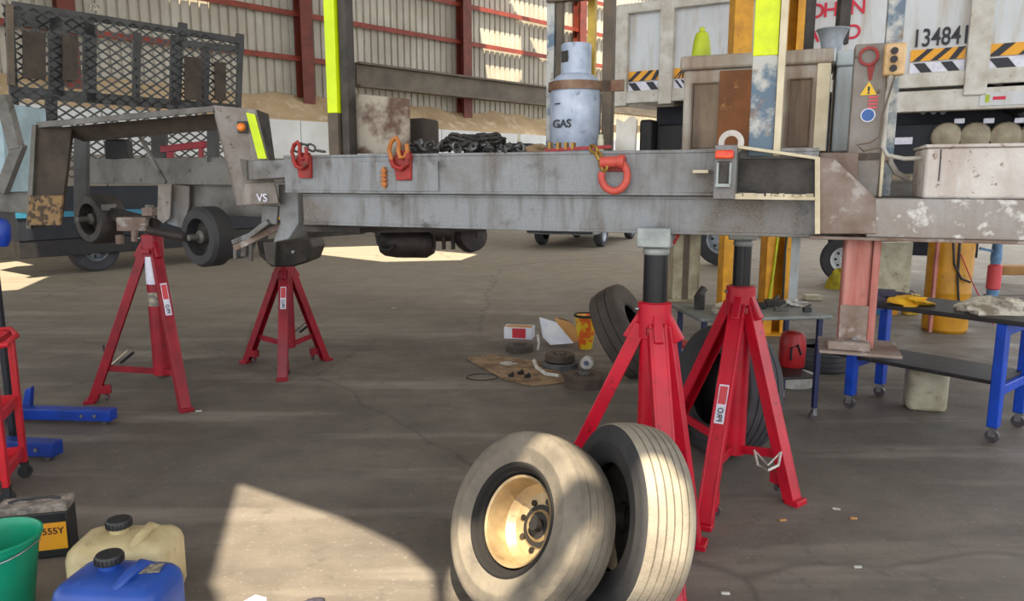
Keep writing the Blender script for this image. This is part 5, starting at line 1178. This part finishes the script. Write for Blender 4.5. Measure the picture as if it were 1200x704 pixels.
# ================================================================ MESH GATE (upper left)
MO = V((P(12, 100, 7.0).x, 7.0, 0)); MD = V((.66, .75, 0)).normalized(); MN = V((MD.y, -MD.x, 0))
def Q(px, py, d=0): return PL(px, py, MO+MN*d, MN)
mg_ = thing('mesh_gate', 'dark expanded metal gate panel with frame standing behind the trailer tail', 'gate', (Q(140, 100).x, Q(140, 100).y, 0))
def qs(p): return (p-MO).dot(MD)
sl, sr = qs(Q(12, 100)), qs(Q(282, 100)); zlT, zrT = Q(14, 6).z, Q(282, 48).z; zbm = Q(20, 205).z
print('gate', sl, sr, zlT, zrT)
zT = (zlT+zrT)/2
def QF(s, d, z): return MO+MD*s+MN*d+UP*z
pw, ph = .125, .044
ncol = int((sr-sl)/(pw/2)); nrow = int((zT-zbm)/ph)
m = MB()
for r in range(nrow+1):
    z = zbm+r*ph; pts = []
    for i in range(ncol+1):
        s = sl+(sr-sl)*i/ncol; up = ((i//1) % 2 == 0)
        dz_ = ph/2 if ((i+r) % 2 == 0) else -ph/2
        pts.append((s, z+dz_*.92))
    for (sa, za_), (sb2, zb2) in zip(pts, pts[1:]):
        h_ = .0105; A_ = QF(sa, 0, za_); B_ = QF(sb2, 0, zb2)
        m.add([A_-UP*h_, B_-UP*h_, B_+UP*h_, A_+UP*h_, A_-UP*h_-MN*.006, B_-UP*h_-MN*.006, B_+UP*h_-MN*.006, A_+UP*h_-MN*.006], [(0, 1, 2, 3), (4, 7, 6, 5), (0, 4, 5, 1), (3, 2, 6, 7)])
tag(m.build('expanded_mesh', 'mesh', mg_, smooth=False), kind='stuff')
def mbar(x0, y0, x1, y1, w_, d=-.02, th=.04, nm='frame_bar', mt='mesh_frame'):
    A_ = Q(x0, y0, d); B_ = Q(x1, y1, d); m = MB(); m.bar(A_, B_, w_, th, up=MN) if abs((B_-A_).z) > .3 else m.bar(A_, B_, th, w_); m.build(nm, mt, mg_, bev=.003)
mbar(14, 6, 282, 48, .07); mbar(10, 8, 22, 210, .07)
mbar(282, 46, 279, 130, .06); mbar(105, 28, 105, 120, .12); mbar(161, 38, 159, 122, .07); mbar(207, 42, 205, 124, .12)
mbar(66, 22, 66, 112, .13); mbar(241, 55, 239, 124, .09); mbar(20, 108, 280, 128, .10); mbar(60, 112, 60, 205, .1)
mbar(14, 20, 110, 34, .14); mbar(207, 50, 280, 58, .07)
for px in (110, 214, 281): 
    y0 = {110: 5, 214: 27, 281: 40}[px]; A_ = Q(px, y0+20, -.05); B_ = Q(px, y0, -.05); m = MB(); m.bar(A_, B_, .08, .06, up=MN); m.build('frame_stub', 'label_worn' if px == 110 else 'mesh_frame', mg_, bev=.003)
for (x0, y0, x1, y1) in ((26, 36, 53, 92), (73, 40, 90, 94), (216, 66, 236, 117), (251, 72, 264, 117)):
    m = MB(); m.prism([Q(x0, y0, .05), Q(x1, y0+(x1-x0)*.1, .05), Q(x1, y1+(x1-x0)*.05, .05), Q(x0, y1, .05)], MN*.02); m.build('board_panel', 'bark', mg_, bev=.002)
m = MB(); A_ = Q(12, 8, .03); m.bar(Q(11, 5, .05), Q(13, 100, .05), .05, .05, up=MN); m.build('gate_post', 'brown_post', mg_)
# small red tube and boxes behind tail
zb_ = P(140, 186, 5.58).z; A_ = P(127, 183, 5.58); B_ = P(152, 165, 5.58); m = MB(); m.box((A_.x, 5.54, zb_), (B_.x, 5.62, B_.z)); m.box((A_.x+.02, 5.53, B_.z), (B_.x-.02, 5.63, B_.z+.012)); tag(m.build('dark_box', 'black', bev=.004), 'dark box standing on the tail rail under the shroud', 'box')
m = MB(); m.bar(P(190, 175, 5.35), P(242, 169, 5.15), .035, .045); m.bar(P(200, 186, 5.32), P(200, 174, 5.32), .04); m.bar(P(236, 186, 5.17), P(236, 170, 5.17), .03); tag(m.build('red_lever_bar', 'darkred', bev=.003), 'dull red bar lying across behind the tail rail', 'bar')
# grey leaning arm and pale panel at far left
t = thing('pale_cab', 'pale blue vehicle corner with grey leaning arm at the left edge', 'vehicle', G(-60, 330))
m = MB(); m.prism([P(-90, 118, 6.4), P(2, 120, 6.4), P(9, 235, 6.4), P(-90, 235, 6.4)], V((0, .6, 0))); m.build('cab_panel', 'blue_grey', t, bev=.01)
m = MB(); m.bar(P(3, 112, 6.3), P(20, 175, 6.3), .1, .08, up=(0, 1, 0)); m.build('arm', 'grey_steel', t, bev=.005)
m = MB(); m.bar(P(24, 168, 6.3), P(2, 225, 6.3), .09, .07, up=(0, 1, 0)); m.build('arm', 'grey_steel', t, bev=.005)
m = MB(); m.prism([P(-60, 222, 6.35), P(34, 226, 6.35), P(34, 250, 6.35), P(-60, 245, 6.35)], V((0, .3, 0))); m.build('deck', 'grey_steel', t, bev=.005)

# ================================================================ VEHICLES FAR BACK
def car(label, c, d, mt, L_=4.4, W_=1.75, H_=1.45, name='parked_car'):
    d = V(d).normalized(); s_ = V((-d.y, d.x, 0)); t = thing(name, label, 'car', c)
    def pt(a, b, z): return c+d*a+s_*b+UP*z
    prof = [(-L_/2, .35), (-L_/2, .85), (-L_/2+.25, .95), (L_/2-1.3, .95), (L_/2-.1, .75), (L_/2, .55), (L_/2, .32)]
    m = MB(); m.prism([pt(a, -W_/2, z) for a, z in prof], s_*W_); m.build('body', mt, t, bev=.06)
    m = MB(); m.prism([pt(a, -W_/2+.1, z) for a, z in ((-L_/2+.3, .93), (-L_/2+.7, H_), (L_/2-2.0, H_), (L_/2-1.25, .93))], s_*(W_-.2)); m.build('windows', 'glass', t, bev=.05)
    m = MB(); m.prism([pt(a, -W_/2+.14, z) for a, z in ((-L_/2+.62, H_-.05), (-L_/2+.75, H_+.03), (L_/2-2.05, H_+.03), (L_/2-1.92, H_-.05))], s_*(W_-.28)); m.build('roof', mt, t, bev=.03)
    for a in (-L_/2+.8, L_/2-.85):
        for b in (-1, 1):
            q = pt(a, b*(W_/2-.1), .32); ax = s_*b; m = MB(); m.lathe([(.19, -.1), (.29, -.1), (.32, -.06), (.32, .06), (.29, .1), (.19, .1)], q, ax, 28, True); wh = m.build('wheel', 'rubber_dark', t)
            m = MB(); m.lathe([(0, .06), (.06, .07), (.12, .05), (.19, .09), (.2, .02)], q, ax, 24); m.build('hub', 'bkt', wh)
    for b in (-1, 1):
        m = MB(); m.obox(pt(L_/2-.03, b*(W_/2-.3), .66), (.1, .3, .14), d); m.build('headlamp', 'sticker_white', t, bev=.02)
    m = MB(); m.obox(pt(L_/2+.01, 0, .42), (.06, W_*.95, .12), d); m.build('bumper', 'car_dark', t, bev=.02)
    return t
car('silver car parked far back below the middle of the beam', G(682, 289)+V((.3, 1.6, 0)), (-.40, -.91, 0), 'car_silver')
car('dark car with pale bumper parked at far left behind the hoist', G(-75, 299)+V((0, .3, 0)), (.99, .1, 0), 'car_dark')
car('white car parked far back between the beige and yellow posts', G(880, 286)+V((3, 3.0, 0)), (-.98, -.1, 0), 'car_white')

fd = V((.6, .8, 0)); fn = V((-.8, .6, 0)); F0 = P(120, 285, 13.0); F0.z = 0
t = thing('flatbed', 'low dark flatbed with teal edge strip parked behind the trailer tail', 'vehicle', F0)
fa, fb = [(PL(x, 270, F0, fn)-F0).dot(fd) for x in (20, 338)]
def FB(m, s0, s1, d0, d1, z0, z1): return m.box8([V((F0.x, F0.y, z))+fd*a+fn*b for z in (z0, z1) for a, b in ((s0, d0), (s1, d0), (s1, d1), (s0, d1))])
m = MB(); FB(m, fa, fb, 0, 1.6, .62, 1.5); m.build('deck', 'navyblack', t, bev=.02)
m = MB(); FB(m, fa, fb-.5, .02, .2, .34, .62); m.build('underbody_shade', 'black', t, bev=.01)  # black panel added in place of the shadow under the vehicle
m = MB(); FB(m, fa, fb, -.03, 0, 1.0, 1.09); m.build('edge_strip', 'can_blue', t)
for k in (.28, .40, .93, .985):
    a = fa+(fb-fa)*k; m = MB(); FB(m, a, a+.22, -.035, 0, .78, .86); m.build('yellow_mark', 'stripe_yellow', t)
for k in (.25, .8): truck_wheel(t, V((F0.x, F0.y, .42))+fd*(fa+(fb-fa)*k)+fn*.35, -fn, .42, .25)

# parts welded or bolted to the trailer: hang each group under the trailer as part > sub-parts
def demote(t):
    base = V(ORG[t.name])-V(ORG[tr.name]); kids = [k for k in bpy.data.objects if k.parent == t]; kids.sort(key=lambda k: -len(k.data.polygons) if False else 0)
    allk = []
    def walk(o):
        for k in [q for q in bpy.data.objects if q.parent == o]: allk.append(k); walk(k)
    walk(t); first = allk[0]; nm = t.name.split('.')[0]
    bpy.data.objects.remove(t)
    first.parent = tr; first.location = base; first.name = nm; first.data.name = nm
    for k in allk[1:]: k.parent = first; k.location = (0, 0, 0)
for n_ in ('rear_guard', 'bottle_rack', 'control_upright', 'rear_stake', 'axle_bracket', 'tail_axle', 'mid_axle', 'brake_wheel', 'brake_drum'):
    demote(bpy.data.objects[n_])
